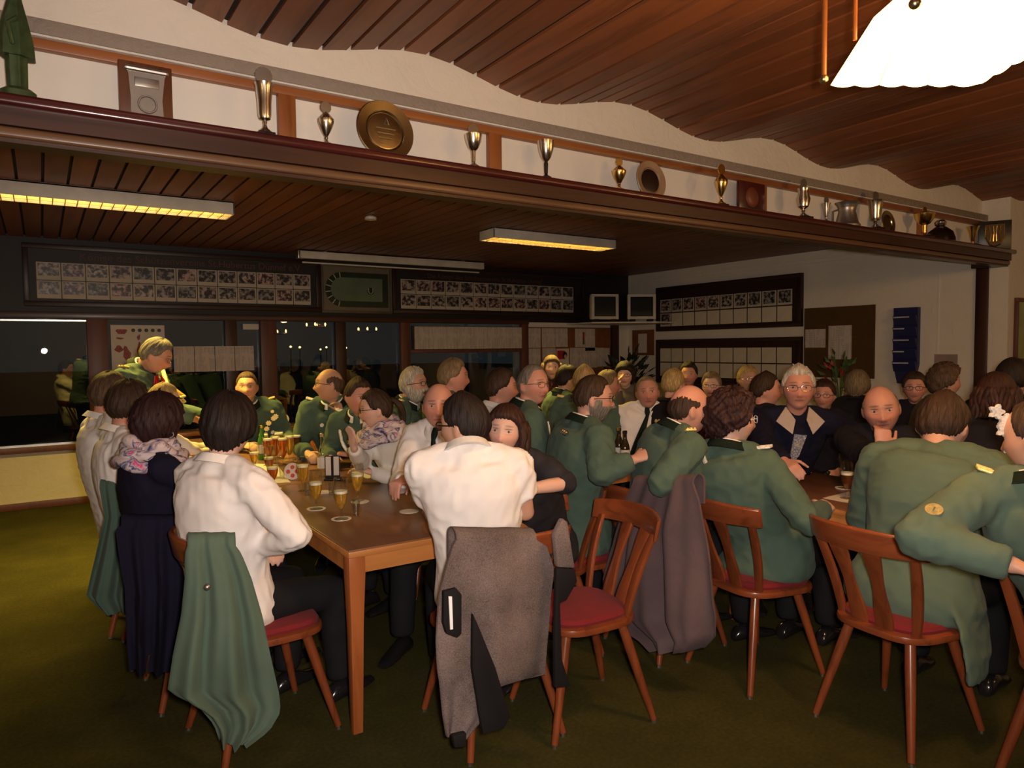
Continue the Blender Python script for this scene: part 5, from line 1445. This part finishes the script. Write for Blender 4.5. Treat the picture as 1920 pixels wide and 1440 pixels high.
    if beard:
        nu, nv = 60, 30; u = np.linspace(-1.9, 1.9, nu); v = np.linspace(-1.45, .15, nv); U, Vv = np.meshgrid(u, v)
        X, Y, Z = np.cos(Vv)*np.sin(U), np.cos(Vv)*np.cos(U), np.sin(Vv); Q = head_shape(X, Y, Z, fem)
        lipz = (np.abs(Q[..., 0]) < .024)*(np.abs(Q[..., 2]+.057) < .008)
        edge = np.minimum(np.clip((-.030-.35*np.abs(Q[..., 0])*0-Q[..., 2])/.01, -1, 1), 1)
        side = np.abs(U) > 1.15; edge = np.where(side, np.clip((.0-Q[..., 2])/.01, -1, 1), edge)
        edge = np.where(lipz, -1, edge)
        off = np.where(edge > 0, np.sqrt(np.clip(edge, 0, 1))*(beard[1]+.003*np.sin(U*30+5*Vv)), -.006)
        N3 = nrm2 = np.stack([X, Y, Z], -1); Q = Q+N3*off[..., None]
        F = [(i*nu+j, i*nu+j+1, (i+1)*nu+j+1, (i+1)*nu+j) for i in range(nv-1) for j in range(nu-1)]
        mb = MB(); mb.add(list((Q.reshape(-1, 3)*k_*1.05)@R.T+H-RL), F)
        me = mb.mesh('beard', [HM[beard[0]]], True); at = me.attributes.new('hs', 'FLOAT_VECTOR', 'POINT')
        at.data.foreach_set('vector', np.stack([U.ravel()*14, Vv.ravel()*3, U.ravel()*0], -1).astype(np.float32).ravel())
        o = bpy.data.objects.new('beard', me); COL.objects.link(o); o.parent = root
    if glasses:
        m = MB(); G = lambda *p: H+R@(V3(*p)*k_*1.05)-RL
        gr = empty('glasses', (0, 0, 0)); gr.parent = root
        for sg in (-1, 1):
            m = MB(); pts = []
            for a in np.linspace(0, 2*pi, 17)[:-1]:
                pts.append(G(sg*.033+.024*np.sign(cos(a))*abs(cos(a))**.7, .096-.006*abs(cos(a))*(cos(a)*sg > 0), .006+.0155*np.sign(sin(a))*abs(sin(a))**.7))
            m.tube(pts, .0016 if glasses != 'thick' else .0026, 6, closed=True)
            m.build('rim', GL[glasses], gr, smooth=True)
            MB().tube([G(sg*.057, .090, .011), G(sg*.078, .06, .011), G(sg*.081, -.005, .006), G(sg*.080, -.025, -.012)], .0018 if glasses != 'thick' else .003, 6).build('temple', GL[glasses], gr, smooth=True)
        MB().tube([G(-.01, .098, .008), G(0, .101, .012), G(.01, .098, .008)], .0016, 6).build('bridge', GL[glasses], gr, smooth=True)
    # ---- clothes
    tm = topm or {'uniform': M_green, 'shirt': M_shirt, 'sweater': M_dk}[top]
    g = {'uniform': .020, 'shirt': .010, 'sweater': .014, 'coat': .025}[top]
    c = MB(); c.loft(rings(g, -9, .98, flare=.22 if top == 'uniform' else .02))
    # collar stump
    c.tube([sp(.93), N+nrm(H-N)*.012], [.085*wk+g*.3, .066*wk+g*.2], 18)
    for nm, sg in (('L', -1), ('R', 1)):
        c.tube([shc+rs_*sg*shw*.35+up*.004, S[nm]+up*.002], [.066*wk, .066*wk+g*.6], 14, round_=True)
        c.tube([N+nrm(H-N)*.004+rs_*sg*.02, N*.45+S[nm]*.55+up*.020, S[nm]+up*.012], [.052*wk, .050*wk+g*.5, .050*wk+g*.5], 12, round_=True)
        e = S[nm]+(El[nm]-S[nm])*.62 if sleeve == 'short' else El[nm]
        fl = .003 if sleeve == 'short' else 0
        c.tube([S[nm], (S[nm]+e)/2, e], [.066*wk+g*.7, .061*wk+g*.7+fl, (.048*wk if sleeve != 'short' else .056*wk)+g*.9+fl], 14, round_=(sleeve != 'short'))
        if sleeve != 'short':
            q = {'long': .97, 'half': .08}[sleeve]; w2 = El[nm]+(Wr[nm]-El[nm])*q
            c.tube([El[nm], El[nm]+(w2-El[nm])*.5, w2], [.048*wk+g*.9, .047*wk+g*.8, (.034 if sleeve == 'long' else .042)*wk+g*.8], 14)
    if top == 'uniform' and not stand:     # tails over the lap and the seat edge
        c.loft([[P+r_*w_*cos(a)+f*(d_*sin(a)+o_)+up*z_ for a in np.linspace(0, 2*pi, 21)[:-1]] for w_, d_, o_, z_ in ((.21, .19, .02, -.075), (.205, .17, .01, -.03), (.19, .145, 0, .05))])
    if tail:
        tp = P+r_*.215+up*.02
        c.loft([[tp+f*(o_+L_*cos(a))+r_*(q_+.022*sin(a))-up*z_ for a in np.linspace(0, 2*pi, 17)[:-1]] for z_, L_, o_, q_ in ((0, .13, 0, -.03), (.10, .15, -.02, .02), (.22, .13, -.06, .05), (.30, .09, -.09, .055))])
    wf = wob(seed+3, 34 if top != 'shirt' else 40); wf2 = wob(seed+5, 80)
    am = {'uniform': .011, 'shirt': .010, 'sweater': .007, 'coat': .008}[top]
    joints = [El['L'], El['R'], sp(.25), S['L'], S['R']]
    def disp(co):
        w_ = np.full(len(co), .45)
        for j_ in joints: w_ += .9*np.exp(-(np.linalg.norm(co-j_, axis=1)/.10)**2)
        rg = 1-np.abs(wf(co))*2.0
        return am*w_*(rg*.8+.25*wf2(co)-.45)
    fuse(c, vx*1.4 if near else .016, {'uniform': 'jacket', 'shirt': 'shirt', 'sweater': 'sweater', 'coat': 'coat'}[top], [tm], root, 4, {'disp': disp})
    if legs:
        lg = MB(); lm = legm or M_trou
        lg.loft(rings(.006, -9, .1))
        for nm in ('L', 'R'):
            sh_ = .016
            lg.tube([Hj[nm], (Hj[nm]+Kn[nm])/2, Kn[nm]], [.085*wk+sh_, .074*wk+sh_, .058*wk+sh_], 14, round_=True)
            lg.tube([Kn[nm], Kn[nm]*.5+An[nm]*.5, An[nm]+up*.01], [.058*wk+sh_, .054*wk+sh_, .045*wk+sh_], 14)
        fuse(lg, .021, 'trousers', [lm], root, 3, {'disp': lambda co: .004*wob(seed, 25)(co)})
        for nm in ('L', 'R'):
            a0 = An[nm]*[1, 1, 0]; so = MB(); rr = []
            for q, w_, h_ in ((-.07, .024, .045), (-.05, .036, .075), (0, .040, .09), (.05, .042, .075), (.10, .046, .050), (.15, .043, .040), (.19, .028, .028)):
                cc = a0+ld*q-RL
                rr.append([cc+lr*w_*cos(a)+up*max(.002, (h_/2+h_/2*sin(a)))*1.0 for a in np.linspace(0, 2*pi, 15)[:-1]])
            so.loft(rr).build('shoe', M_shoe, root, smooth=True)
    # ---- collars
    ax = nrm(H-N); cx = nrm(rs_-ax*(rs_@ax)); cy = np.cross(ax, cx); cy = -cy if cy@fs < 0 else cy
    def band(rad, z0, z1, th, mat, name, open_=.35, drop=.018):
        m = MB(); rr = []
        for a in np.linspace(pi/2+open_, 2*pi+pi/2-open_, 26):
            ca, sa = cos(a), sin(a); dz = -drop*max(0, sa)**1.5
            o0 = N+cx*rad*ca+cy*(rad*sa*1.02+.004)
            dirr = cx*ca+cy*sa
            rr.append([o0+ax*(z0+dz)+dirr*.012, o0+ax*(z1+dz), o0+ax*(z1+dz)+dirr*th, o0+ax*(z0+dz)+dirr*(th+.018)])
        m.loft([[p-RL for p in q] for q in rr]).build(name, mat, root, smooth=True)
    if collar:
        if top == 'uniform':
            band(.074*wk, .002, .040, .005, M_wcol, 'shirt_collar', .3)
            band(.082*wk, -.006, .034, .010, M_darkcol, 'collar', .55, .022)
        elif top == 'shirt':
            band(.075*wk, -.002, .032, .010, M_wcol if topm is None else tm, 'collar', .25, .03)
        elif collar == 'open':
            pass
        elif collar is True and top == 'sweater':
            band(.066*wk, -.015, .012, .010, tm, 'neckband', .02, .035)
    def chestp(u, t, out=.0):
        out = out+.010
        """point on the front of the torso: u sideways (-1..1), t along the spine"""
        c0 = sp(t); tg = nrm(sp(min(t+.02, 1))-sp(max(t-.02, 0))); wa = nrm(rs_-tg*(rs_@tg)); da = np.cross(tg, wa); da = -da if da@fs < 0 else da
        w_ = np.interp(t, [q[0] for q in prof], [q[1] for q in prof])*wk+g; d_ = np.interp(t, [q[0] for q in prof], [q[2] for q in prof])*k_+g+belly*max(0, 1-abs(t-.22)/.45)*1.2+(.028 if fem else 0)*max(0, 1-abs(t-.66)/.2)
        return c0+wa*w_*u+da*(d_*sqrt(max(0, 1-abs(u)**2.3))+out)-RL
    if tie:
        m = MB(); p0 = chestp(0, .955, .012)
        rr = []
        for t, w_, o_ in ((1.0, .015, .052), (.955, .020, .056), (.92, .013, .050), (.8, .024, .034), (.6, .031, .018), (.42, .034, .012), (.36, .004, .012)):
            p = chestp(0, min(t, .97), o_)
            if t > .9: p = N-RL+fs*(.080+(1-t)*.35)-up*((1-t)*.75-.004)
            rr.append([p-rs_*w_, p+fs*.004, p+rs_*w_, p-fs*.003])
        m.loft(rr).build('tie', M_tie, root)
    if epaul:
        for sg, nm in ((-1, 'L'), (1, 'R')):
            a_ = N+rs_*sg*.085*wk-up*.012+up*g*.6; b_ = S[nm]+up*(.062*wk+g*1.0)+rs_*sg*.018
            d = (b_-a_)/2; n_ = nrm(np.cross(nrm(d), fs)); n_ = -n_ if n_[2] < 0 else n_
            MB().obox((a_+b_)/2-RL+n_*.004, d*1.0, fs*.026, n_*.005).build('epaulette', EP[epaul], root, bevel=.004)
            for e in (-1, 0, 1): MB().tube([a_-RL+n_*.010+fs*.017*e, b_-RL+n_*.010+fs*.017*e], .0045, 6).build('braid', EP[epaul], root)
    if cords:
        cm = M_gbraid if cords == 'gold' else M_sbraid
        sg = 1 if cords in ('gold', 'right') else -1
        for k in range(2):
            pts = [S['R' if sg > 0 else 'L']+up*(.07*wk+g)-RL, chestp(.78*sg, .86, .012), chestp((.62-.12*k)*sg, .72-.1*k, .016), chestp(.30*sg, .68-.1*k, .018), chestp(.10*sg, .80, .014), chestp(.10*sg, .90, .012)]
            # smooth curve
            q = []
            for i in range(len(pts)-1):
                for u in np.linspace(0, 1, 5)[:-1]:
                    p0, p1, p2, p3 = pts[max(i-1, 0)], pts[i], pts[i+1], pts[min(i+2, len(pts)-1)]
                    q.append(.5*((2*p1)+(-p0+p2)*u+(2*p0-5*p1+4*p2-p3)*u*u+(-p0+3*p1-3*p2+p3)*u**3))
            q.append(pts[-1]); MB().tube(q, .010, 7).build('cord', cm, root, smooth=True)
    if medals:
        rm = random.Random(seed)
        for k in range(medals):
            u = rm.uniform(mu[0], -.2) if k % 2 or mu[1] < 0 else rm.uniform(.15, mu[1]); t = rm.uniform(.45, .88)
            p = chestp(u, t, .006); rr_ = rm.uniform(.014, .028)
            m = MB(); pts = []
            for j in range(16):
                a = 2*pi*j/16; q = rr_*(1 if j % 2 else .72); pts.append(p+cx*q*cos(a)+up*q*sin(a)*.95)
            m.poly(pts, .008, fs).build('medal', M_gbraid if k % 3 else M_sbraid, root)
    if scarf:
        rs2 = np.random.RandomState(seed)
        for k in range(4):
            pts = []; rad = .088+.016*k
            for a in np.linspace(0, 2*pi, 25)[:-1]:
                pts.append(N-RL+rs_*rad*1.15*cos(a)+fs*(rad*.98*sin(a)+.012)+up*(.040-.026*k+.014*sin(3*a+k*2)-.03*max(0, sin(a))))
            MB().tube(pts, [(.026+.006*sin(5*i+k)) for i in range(24)], 10, closed=True).build('scarf_fold', M_scarf, root, smooth=True)
    if extra: extra(dict(H=H, R=R, N=N, RL=RL, root=root, S=S, El=El, Wr=Wr, chestp=chestp, f=f, r=r_, fs=fs, rs=rs_, up=up, sp=sp, g=g, wk=wk, P=P))
    return root
GL = {'black': plain('black_spectacle', (.01, .01, .012), .2), 'metal': plain('metal_spectacle', (.3, .27, .25), .25, .9), 'white': plain('white_spectacle', (.7, .68, .65), .4), 'thick': plain('thick_black_spectacle', (.01, .01, .01), .25)}
EP = {'gold': M_gbraid, 'silver': M_sbraid}
# ------------------------------------------------------------------ the guests
def hd(px, py, d): return tuple(atd(px, py, d))
# -- left side of the long table
person('dark haired boyish guest from behind in white shirt, arms folded, left foreground', hd(430, 800, 2.75), face=66, look=40, pitch=-4,
       hip=(.60, 2.94), nk=(.036, .132), lean=0, skin='pale', s=.98, top='shirt', hair='bowl', hc='black', near=True, sleeve='long',
       L=tuple(atd(490, 1010, 2.92)), Rr=tuple(atd(492, 1026, 2.74)), Re=tuple(atd(556, 1002, 2.60)), Lp=(.3, .8, -.5), curlL=.9, curlR=.9)
person('woman from behind with short dark wine hair and pink white scarf, navy top', hd(297, 792, 3.10), face=80, look=55, pitch=-4,
       hip=(.49, 3.50), fem=True, skin='fem', top='sweater', topm=M_navy, hair='bob', hc='wine', near=True, scarf=True,
       L=(1.10, 3.62, .83), Rr=(.95, 3.42, .80), Rp=(-.2, -.6, -.8), extra=lambda D: MB().tube([D['H']+D['R']@V3(.083, -.01, -.05)-D['RL']+V3(.012*cos(a), .0, .012*sin(a)) for a in np.linspace(0, 2*pi, 11)[:-1]], .0022, 6, closed=True).build('earring', M_silver, D['root']))
person('short haired brunette guest partly hidden behind the woman with the pink scarf', hd(243, 762, 3.55), face=85, look=58, hip=(.42, 4.02),
       skin='ruddy', top='shirt', hair='short', hc='brown', near=True, L=(.98, 4.1, .83), Rr=(.95, 3.95, .83))
person('young man in white shirt, last of the white shirts beside the window post', hd(207, 742, 3.92), face=80, look=72, hip=(.38, 4.52), skin='ruddy',
       top='shirt', hair='short', hc='mid', near=True, Rr=(.42, 4.30, 1.20), Rp=(-.9, -.5, -.2), L=(.9, 4.6, .84))
person('guest with smooth blond hair beneath the standing speaker', hd(308, 756, 4.35), face=90, look=95, hip=(.52, 4.98), fem=True, skin='fem', top='shirt',
       topm=M_shirty, hair='short', hc='blond', L=(1.1, 5.0, .82), Rr=(1.08, 4.85, .82))
def speaker_extra(D):
    for sg in (-1, 1):
        pts = [D['chestp'](sg*.12, .95, .014), D['chestp'](sg*.34, .90, .012), D['chestp'](sg*.42, .62, .014), D['chestp'](sg*.10, .45, .014), D['chestp'](sg*.06, .7, .014)]
        MB().poly(pts, .006, D['fs']).build('lapel', M_fold, D['root'])
    for k in range(3):
        pts = [D['S']['L']+D['up']*.07-D['RL'], D['S']['L']-D['rs']*(.06+.01*k)+D['fs']*.05-D['up']*.05-D['RL'], D['El']['L']+D['up']*(.10-.04*k)-D['rs']*.05+D['fs']*.06-D['RL'], D['chestp'](-.8, .62-.07*k, .02), D['chestp'](-.45, .80-.05*k, .02), D['S']['L']+D['fs']*.06+D['up']*.06-D['RL']]
        MB().tube(pts, .013, 8, round_=True).build('cord', M_gbraid, D['root'], smooth=True)
person('standing speaker in green uniform with red lapels and gold shoulder cords, looking down', hd(292, 668, 4.85), face=112, look=108, pitch=-24, sh=128, stand=True,
       hip=(.50, 5.36), s=.98, nk=(.095, .085), skin='ruddy', top='uniform', hair='back', hc='grey', near=True, glasses='metal', epaul='gold', tie=True, extra=speaker_extra,
       L=(.98, 5.50, 1.08), Rr=(.92, 5.20, 1.05))
# -- far end of the long table
person('uniformed man facing the camera with medals, at the far end of the long table', hd(463, 726, 5.75), face=190, look=196, hip=(1.60, 6.25),
       skin='tan', top='uniform', hair='crop', hc='mid', epaul='gold', medals=12, mu=(-.95, -.3), L=(1.66, 5.80, .80), Rr=(1.30, 5.72, .82), near=True, vox=.008,
       extra=lambda D: [MB().lathe([(.042, 0), (.042, .004), (.03, .005)], n=20).build('arm_badge', M_gbraid, D['root'], loc=tuple(D['S']['L']+D['rs']*-.088-D['up']*.10-D['RL'])).__setattr__('rotation_euler', (pi/2, 0, -radians(30)))])
person('bald man with dark glasses in green uniform with silver cords, hand raised', hd(618, 722, 5.15), face=208, look=288, pitch=3, hip=(1.98, 5.30),
       skin='tan', top='uniform', hair='bald', hc='mid', glasses='black', cords='left', epaul='silver', medals=5, near=True, vox=.008,
       L=tuple(atd(642, 778, 5.02)), Lp=(.6, -.4, -.7), Rr=(1.55, 4.95, .82), curlL=1.15, hn={'L': (-.8, -.2, 0), 'Ld': (-.25, 0, .95)})
person('laughing man in green uniform with large badges, behind the woman with ponytail', hd(672, 744, 4.75), face=222, look=170, pitch=-8, hip=(2.12, 4.64),
       skin='ruddy', top='uniform', hair='short', hc='brown', cords='right', epaul='silver', medals=14, near=True, vox=.008, L=(1.75, 4.62, .83), Rr=(1.60, 4.62, .82), curlR=.6,
       extra=lambda D: [MB().lathe([(.045, -.003), (.05, .004), (.03, .008), (.01, .012)], n=18).build('badge', M_gold if k else M_silver, D['root'], loc=tuple(D['chestp'](.35-.2*k, .5-.12*k, .012))).__setattr__('rotation_euler', (pi/2, 0, radians(-40))) for k in range(2)])
person('woman with brown ponytail, glasses and pink scarf in white top, finger raised', hd(705, 768, 4.25), face=258, look=292, pitch=-6, hip=(2.06, 4.02), fem=True,
       skin='fem', top='sweater', topm=M_shirty, hair='back', hc='brown', pony=True, glasses='black', scarf=True, near=True, vox=.007,
       Rr=tuple(atd(664, 842, 4.0)), L=(1.62, 3.98, .82), Rp=(.2, .5, -.9), hn={'Rd': (-.1, 0, 1), 'R': (-1, -.3, 0)}, curlR=.25)
person('bearded white haired man with glasses in gold trimmed green uniform, looking right', hd(776, 722, 5.15), face=125, look=146, pitch=4, hip=(2.26, 5.02), sh=128, skin='tan',
       top='uniform', hair='short', hc='white', beard=('white', .012), glasses='black', cords='gold', epaul='gold', near=True, vox=.008)
person('grey blond man in profile standing out behind the bald man in white', hd(850, 708, 4.95), face=95, look=116, hip=(2.42, 4.50), skin='ruddy', top='uniform', hair='short', hc='ash', s=1.02)
person('bald smiling man in white shirt and dark tie, fist on the table', hd(823, 762, 3.68), face=236, look=210, hip=(1.93, 3.40), lean=0, nk=(.036, .100),
       skin='ruddy', top='shirt', hair='bald', hc='grey', tie=True, near=True, belly=.03, Rr=tuple(atd(757, 900, 3.45)), L=(1.72, 3.02, .82), Rp=(.1, .7, -.6), Lp=(.5, -.8, -.5), curlR=1.1,
       hn={'R': (0, 0, -1), 'Rd': (-.8, -.5, -.1)})
person('broad man from behind in short sleeved white shirt and thick black glasses', hd(871, 798, 2.80), face=22, look=-26, pitch=-6, hip=(1.50, 2.50), sh=30, nk=(.062, .088),
       skin='tan', top='shirt', sleeve='short', hair='short', hc='black', near=True, glasses='thick', s=1.0, L=(1.52, 3.05, .80), Le=tuple(atd(815, 968, 2.92)), Rr=(1.92, 2.95, .82), Re=tuple(atd(985, 960, 2.85)))
person('young woman with long dark hair and charcoal top, beside the short sleeved man', hd(948, 808, 3.12), face=250, look=226, roll=-6, hip=(2.10, 2.86), fem=True, s=.97,
       skin='fem', top='sweater', topm=M_knitg, sleeve='half', hair='long', hc='auburn', hlen=.20, near=True, legm=M_jean, L=tuple(atd(985, 918, 2.88)), Le=tuple(atd(1060, 906, 3.02)), Rr=(1.66, 2.98, .82), collar='open')
# -- the middle row, facing right
person('dark haired man in profile behind the young woman, looking right', hd(940, 728, 4.6), face=90, look=116, hip=(2.45, 3.98), skin='ruddy', top='shirt', hair='short', hc='brown')
person('man with glasses in green uniform with grey braid, turned to the camera', hd(1000, 722, 4.2), face=105, look=168, hip=(2.32, 3.46), sh=110, skin='ruddy', top='uniform', hair='receding', hc='grey',
       glasses='metal', cords='left', near=True, vox=.008)
def chain(D):
    for sg in (-1, 1):
        for k in range(16):
            t = k/15; p = D['N']+D['rs']*sg*(.075+.085*t)-D['fs']*(.045*(1-t)-.11*t)+D['up']*(.02-.20*t*t)
            MB().ell(p-D['RL'], (.010, .010, .006), 8, 5).build('chain_link', M_silver, D['root'])
    for k in range(5):
        p = D['N']-D['fs']*(.105+.01*k)+D['rs']*(-.08+.04*k)-D['up']*.035
        MB().ell(p-D['RL'], (.017, .008, .014), 8, 5).build('chain_plate', M_silver, D['root'])
person('bearded man with glasses in profile, green uniform with silver chain over the back', hd(1112, 748, 3.72), face=98, look=122, pitch=-4, hip=(2.36, 2.98), sh=102, skin='stubble', top='uniform', hair='crop', hc='brown',
       beard=('grey', .006), glasses='black', near=True, extra=chain, L=(2.92, 3.10, .82), Rr=tuple(atd(1188, 862, 3.42)), Re=tuple(atd(1128, 888, 3.42)), belly=.04)
person('flushed bald man in white shirt with dark tie, centre of the room', hd(1214, 736, 5.25), face=222, look=222, roll=5, hip=(3.70, 4.02), nk=(.036, .100), skin='ruddy', top='shirt', hair='receding', hc='ash', tie=True, belly=.05, near=True, vox=.008)
person('balding man in profile in green uniform with gold cord, above the slate grey jacket', hd(1292, 768, 3.42), face=104, look=116, pitch=-2, hip=(2.64, 2.62), sh=114, nk=(.045, .095), skin='ruddy', top='uniform', hair='bald', hc='brown',
       epaul='gold', cords='right', near=True, L=(3.0, 2.62, .80), Rr=tuple(atd(1280, 902, 3.4)), Re=tuple(atd(1240, 905, 3.2)), beard=None)
person('woman with curly dark hair and white framed glasses in green jacket', hd(1372, 788, 3.36), face=82, look=120, hip=(2.86, 2.13), sh=70, fem=True, s=1.10,
       skin='fem', top='uniform', hair='curly', hc='wine', glasses='white', near=True, hs=1.03, epaul='silver', belly=.07, Rr=(3.16, 1.95, .81), Re=tuple(atd(1535, 1012, 2.98)), L=(3.2, 2.35, .80))
person('dark haired man in profile behind the white haired man', hd(1436, 732, 4.95), face=90, look=135, hip=(4.05, 3.1), skin='ruddy', top='sweater', hair='short', hc='brown')
def navycol(D):
    ax = nrm(D['H']-D['N'])
    for sg in (-1, 1):
        pts = [D['N']+D['rs']*sg*.065+D['fs']*.03+D['up']*.05, D['N']+D['rs']*sg*.03+D['fs']*.115-D['up']*.02, D['N']+D['rs']*sg*.055+D['fs']*.155-D['up']*.10, D['N']+D['rs']*sg*.135+D['fs']*.10-D['up']*.03]
        MB().poly([p-D['RL'] for p in pts], .012, D['fs']).build('light_collar', plain('grey_collar', lin(170, 158, 150), .8), D['root'], bevel=.003)
    pts = [D['chestp'](-.30, .99, .055), D['chestp'](.30, .99, .055), D['chestp'](.12, .80, .032), D['chestp'](0, .66, .018), D['chestp'](-.12, .80, .032)]
    MB().poly(pts, .004, D['fs']).build('shirt_front', M_check, D['root'])
    MB().tube([D['chestp'](0, .66, .024), D['chestp'](0, .60, .024)], .004, 6).build('zip_pull', M_silver, D['root'])
person('white haired man with glasses in navy jumper over a checked shirt, facing the camera', hd(1497, 728, 4.12), face=222, look=232, hip=(3.92, 2.92), nk=(.036, .138), s=1.06, skin='ruddy', top='sweater', topm=M_navys, hair='short', hc='white',
       glasses='metal', near=True, collar='open', extra=navycol, belly=.06, Rr=tuple(atd(1480, 880, 3.65)), L=(4.02, 2.30, .80), Lp=(.9, -.2, -.5), Rp=(-.8, -.1, -.6))
person('bald man in dark jacket resting his chin on his hand, right table', hd(1652, 768, 3.80), face=255, look=238, roll=8, pitch=-6, s=1.08, hip=(4.20, 2.10), skin='ruddy', top='sweater', hair='bald', hc='ash', near=True,
       Rr=tuple(atd(1652, 840, 3.46)), Rp=(-.5, -.3, -.9), L=(3.82, 1.72, .80), hn={'Rd': (.12, .0, .95), 'R': (.6, .5, .1)}, curlR=1.3, beard=None)
person('big man in green jacket from behind, head bowed over the right table', hd(1768, 798, 3.02), face=84, look=84, pitch=-16, hip=(2.95, 1.48), sh=76, s=1.12, nk=(.085, .085), tail=True, skin='stubble', top='uniform', topm=M_green2, hair='short', hc='brown', near=True, collar=False,
       belly=.05, Rr=(3.38, 1.20, .82), L=(3.36, 1.75, .82), Rp=(.1, -.8, -.6))
def edge_x(D):
    a = D['S']['L']*.25+D['El']['L']*.75; c = np.array([0, 0, H0])-a; c /= np.linalg.norm(c); n_ = nrm(c*.6+V3(0, 0, .8))
    p = a+n_*.070-D['RL']; t1 = nrm(np.cross(n_, V3(0, 0, 1))); t2 = np.cross(n_, t1)
    MB().poly([p+t1*.026*cos(q)+t2*.026*sin(q) for q in np.linspace(0, 2*pi, 21)[:-1]], .004, n_).build('arm_badge', plain('badge_thread', lin(150, 134, 84), .8, var=.4, sc_=90), D['root'])
    for k in range(6):
        p = atd(1866+7*k+(9 if k % 2 else 0), 772+17*k, 2.34)-D['RL']; rr = []
        MB().poly([p-_f*.0+_r*.021*cos(q)*(1+.28*cos(5*q))+V3(0, 0, .021*sin(q)*(1+.28*cos(5*q))) for q in np.linspace(0, 2*pi, 26)[:-1]], -.012, _f).build('rosette', M_sbraid, D['root'])
    for k in range(9):
        p = D['chestp'](-.5-.05*(k % 3), .9-.06*k, .012)
        pts = [p+D['rs']*.022*cos(q)*(1+.25*cos(5*q))+D['up']*.022*sin(q)*(1+.25*cos(5*q)) for q in np.linspace(0, 2*pi, 21)[:-1]]
        MB().poly(pts, .008, D['fs']).build('medal', M_silver, D['root'])
person('balding man in green uniform with white rosettes cut off by the right picture edge', hd(1950, 824, 2.28), face=70, look=8, pitch=-8, hip=(2.96, .82), sh=60, s=1.05, skin='tan', top='uniform', topm=M_green2, hair='receding', hc='brown', near=True,
       epaul='gold', extra=edge_x, L=tuple(atd(1900, 1060, 2.12)), Lp=(-.85, .5, -.25), Rr=(3.3, .7, .82), collar=True)
# -- people further back
BG = [
 ('young woman with long brown hair and plaid blouse by the notice boards', 1034, 690, 6.9, 212, 'long', 'mid', 'sweater', 'fem', dict(fem=True, topm=M_plaid, hlen=.22)),
 ('dark haired person with green jacket back, turned right, middle of the room', 1063, 712, 6.4, 100, 'short', 'black', 'uniform', 'tan', {}),
 ('blond person in dark jacket with gold piping, back to the camera', 1096, 716, 5.4, 45, 'short', 'blond', 'uniform', 'ruddy', dict(epaul='gold')),
 ('blond man in profile with plum sleeve and silver strap', 1140, 722, 6.3, 126, 'short', 'ash', 'uniform', 'ruddy', dict(cords='left')),
 ('dark haired woman with glasses holding a hand to her mouth, near the corner plant', 1172, 704, 6.6, 231, 'bob', 'black', 'sweater', 'fem', dict(fem=True, glasses='black', topm=M_greybl, hand=True)),
 ('blond woman seen from behind, lit from above, beside the flushed man', 1263, 722, 5.3, 82, 'short', 'blond', 'sweater', 'fem', dict(fem=True)),
 ('dark haired guest behind the blond woman', 1291, 703, 6.6, 233, 'short', 'black', 'sweater', 'ruddy', dict(fem=True)),
 ('blond person with glasses half seen under the lower wall board', 1334, 724, 6.2, 239, 'short', 'ash', 'sweater', 'fem', dict(fem=True, glasses='black', topm=M_plaid)),
 ('golden haired guest with glasses seen at the right of the lower wall board', 1402, 712, 6.2, 202, 'short', 'blond', 'sweater', 'tan', dict(fem=True, glasses='metal')),
 ('red faced guest with glasses between the white haired and the bald man', 1545, 742, 5.4, 247, 'short', 'auburn', 'sweater', 'ruddy', dict(fem=True, glasses='black')),
 ('person with ash blond bob seen from behind in front of the brown notice board', 1607, 722, 6.0, 72, 'bob', 'ash', 'sweater', 'fem', dict(fem=True)),
 ('dark haired person with glasses below the leaflet rack', 1715, 728, 5.4, 245, 'short', 'brown', 'sweater', 'ruddy', dict(fem=True, glasses='black')),
 ('curly brown haired person in profile beside the dark post', 1772, 716, 5.0, 137, 'curly', 'mid', 'sweater', 'tan', dict(topm=M_greybl, fem=True)),
 ('woman with long dark wavy hair at the far right', 1868, 742, 3.7, 83, 'long', 'auburn', 'sweater', 'fem', dict(fem=True, hlen=.14)),
 ('dark haired guest behind the long haired woman at the right edge', 1898, 712, 4.4, 79, 'short', 'black', 'sweater', 'tan', {}),
]
for lb, px, py, d, fc, hr, hcx, tp, sk, kw in BG:
    kw = dict(kw); hnd = kw.pop('hand', False); Hh = hd(px, py, d)
    if hnd: kw.update(Rr=tuple(np.array(Hh)+basis(fc)@V3(.04, .13, -.12)), Rp=(0, 0, -1), hn={'Rd': (.0, 0, 1)})
    person(lb, Hh, face=fc, skin=sk, top=tp, hair=hr, hc=hcx, vox=.010, **kw)
run_jobs()
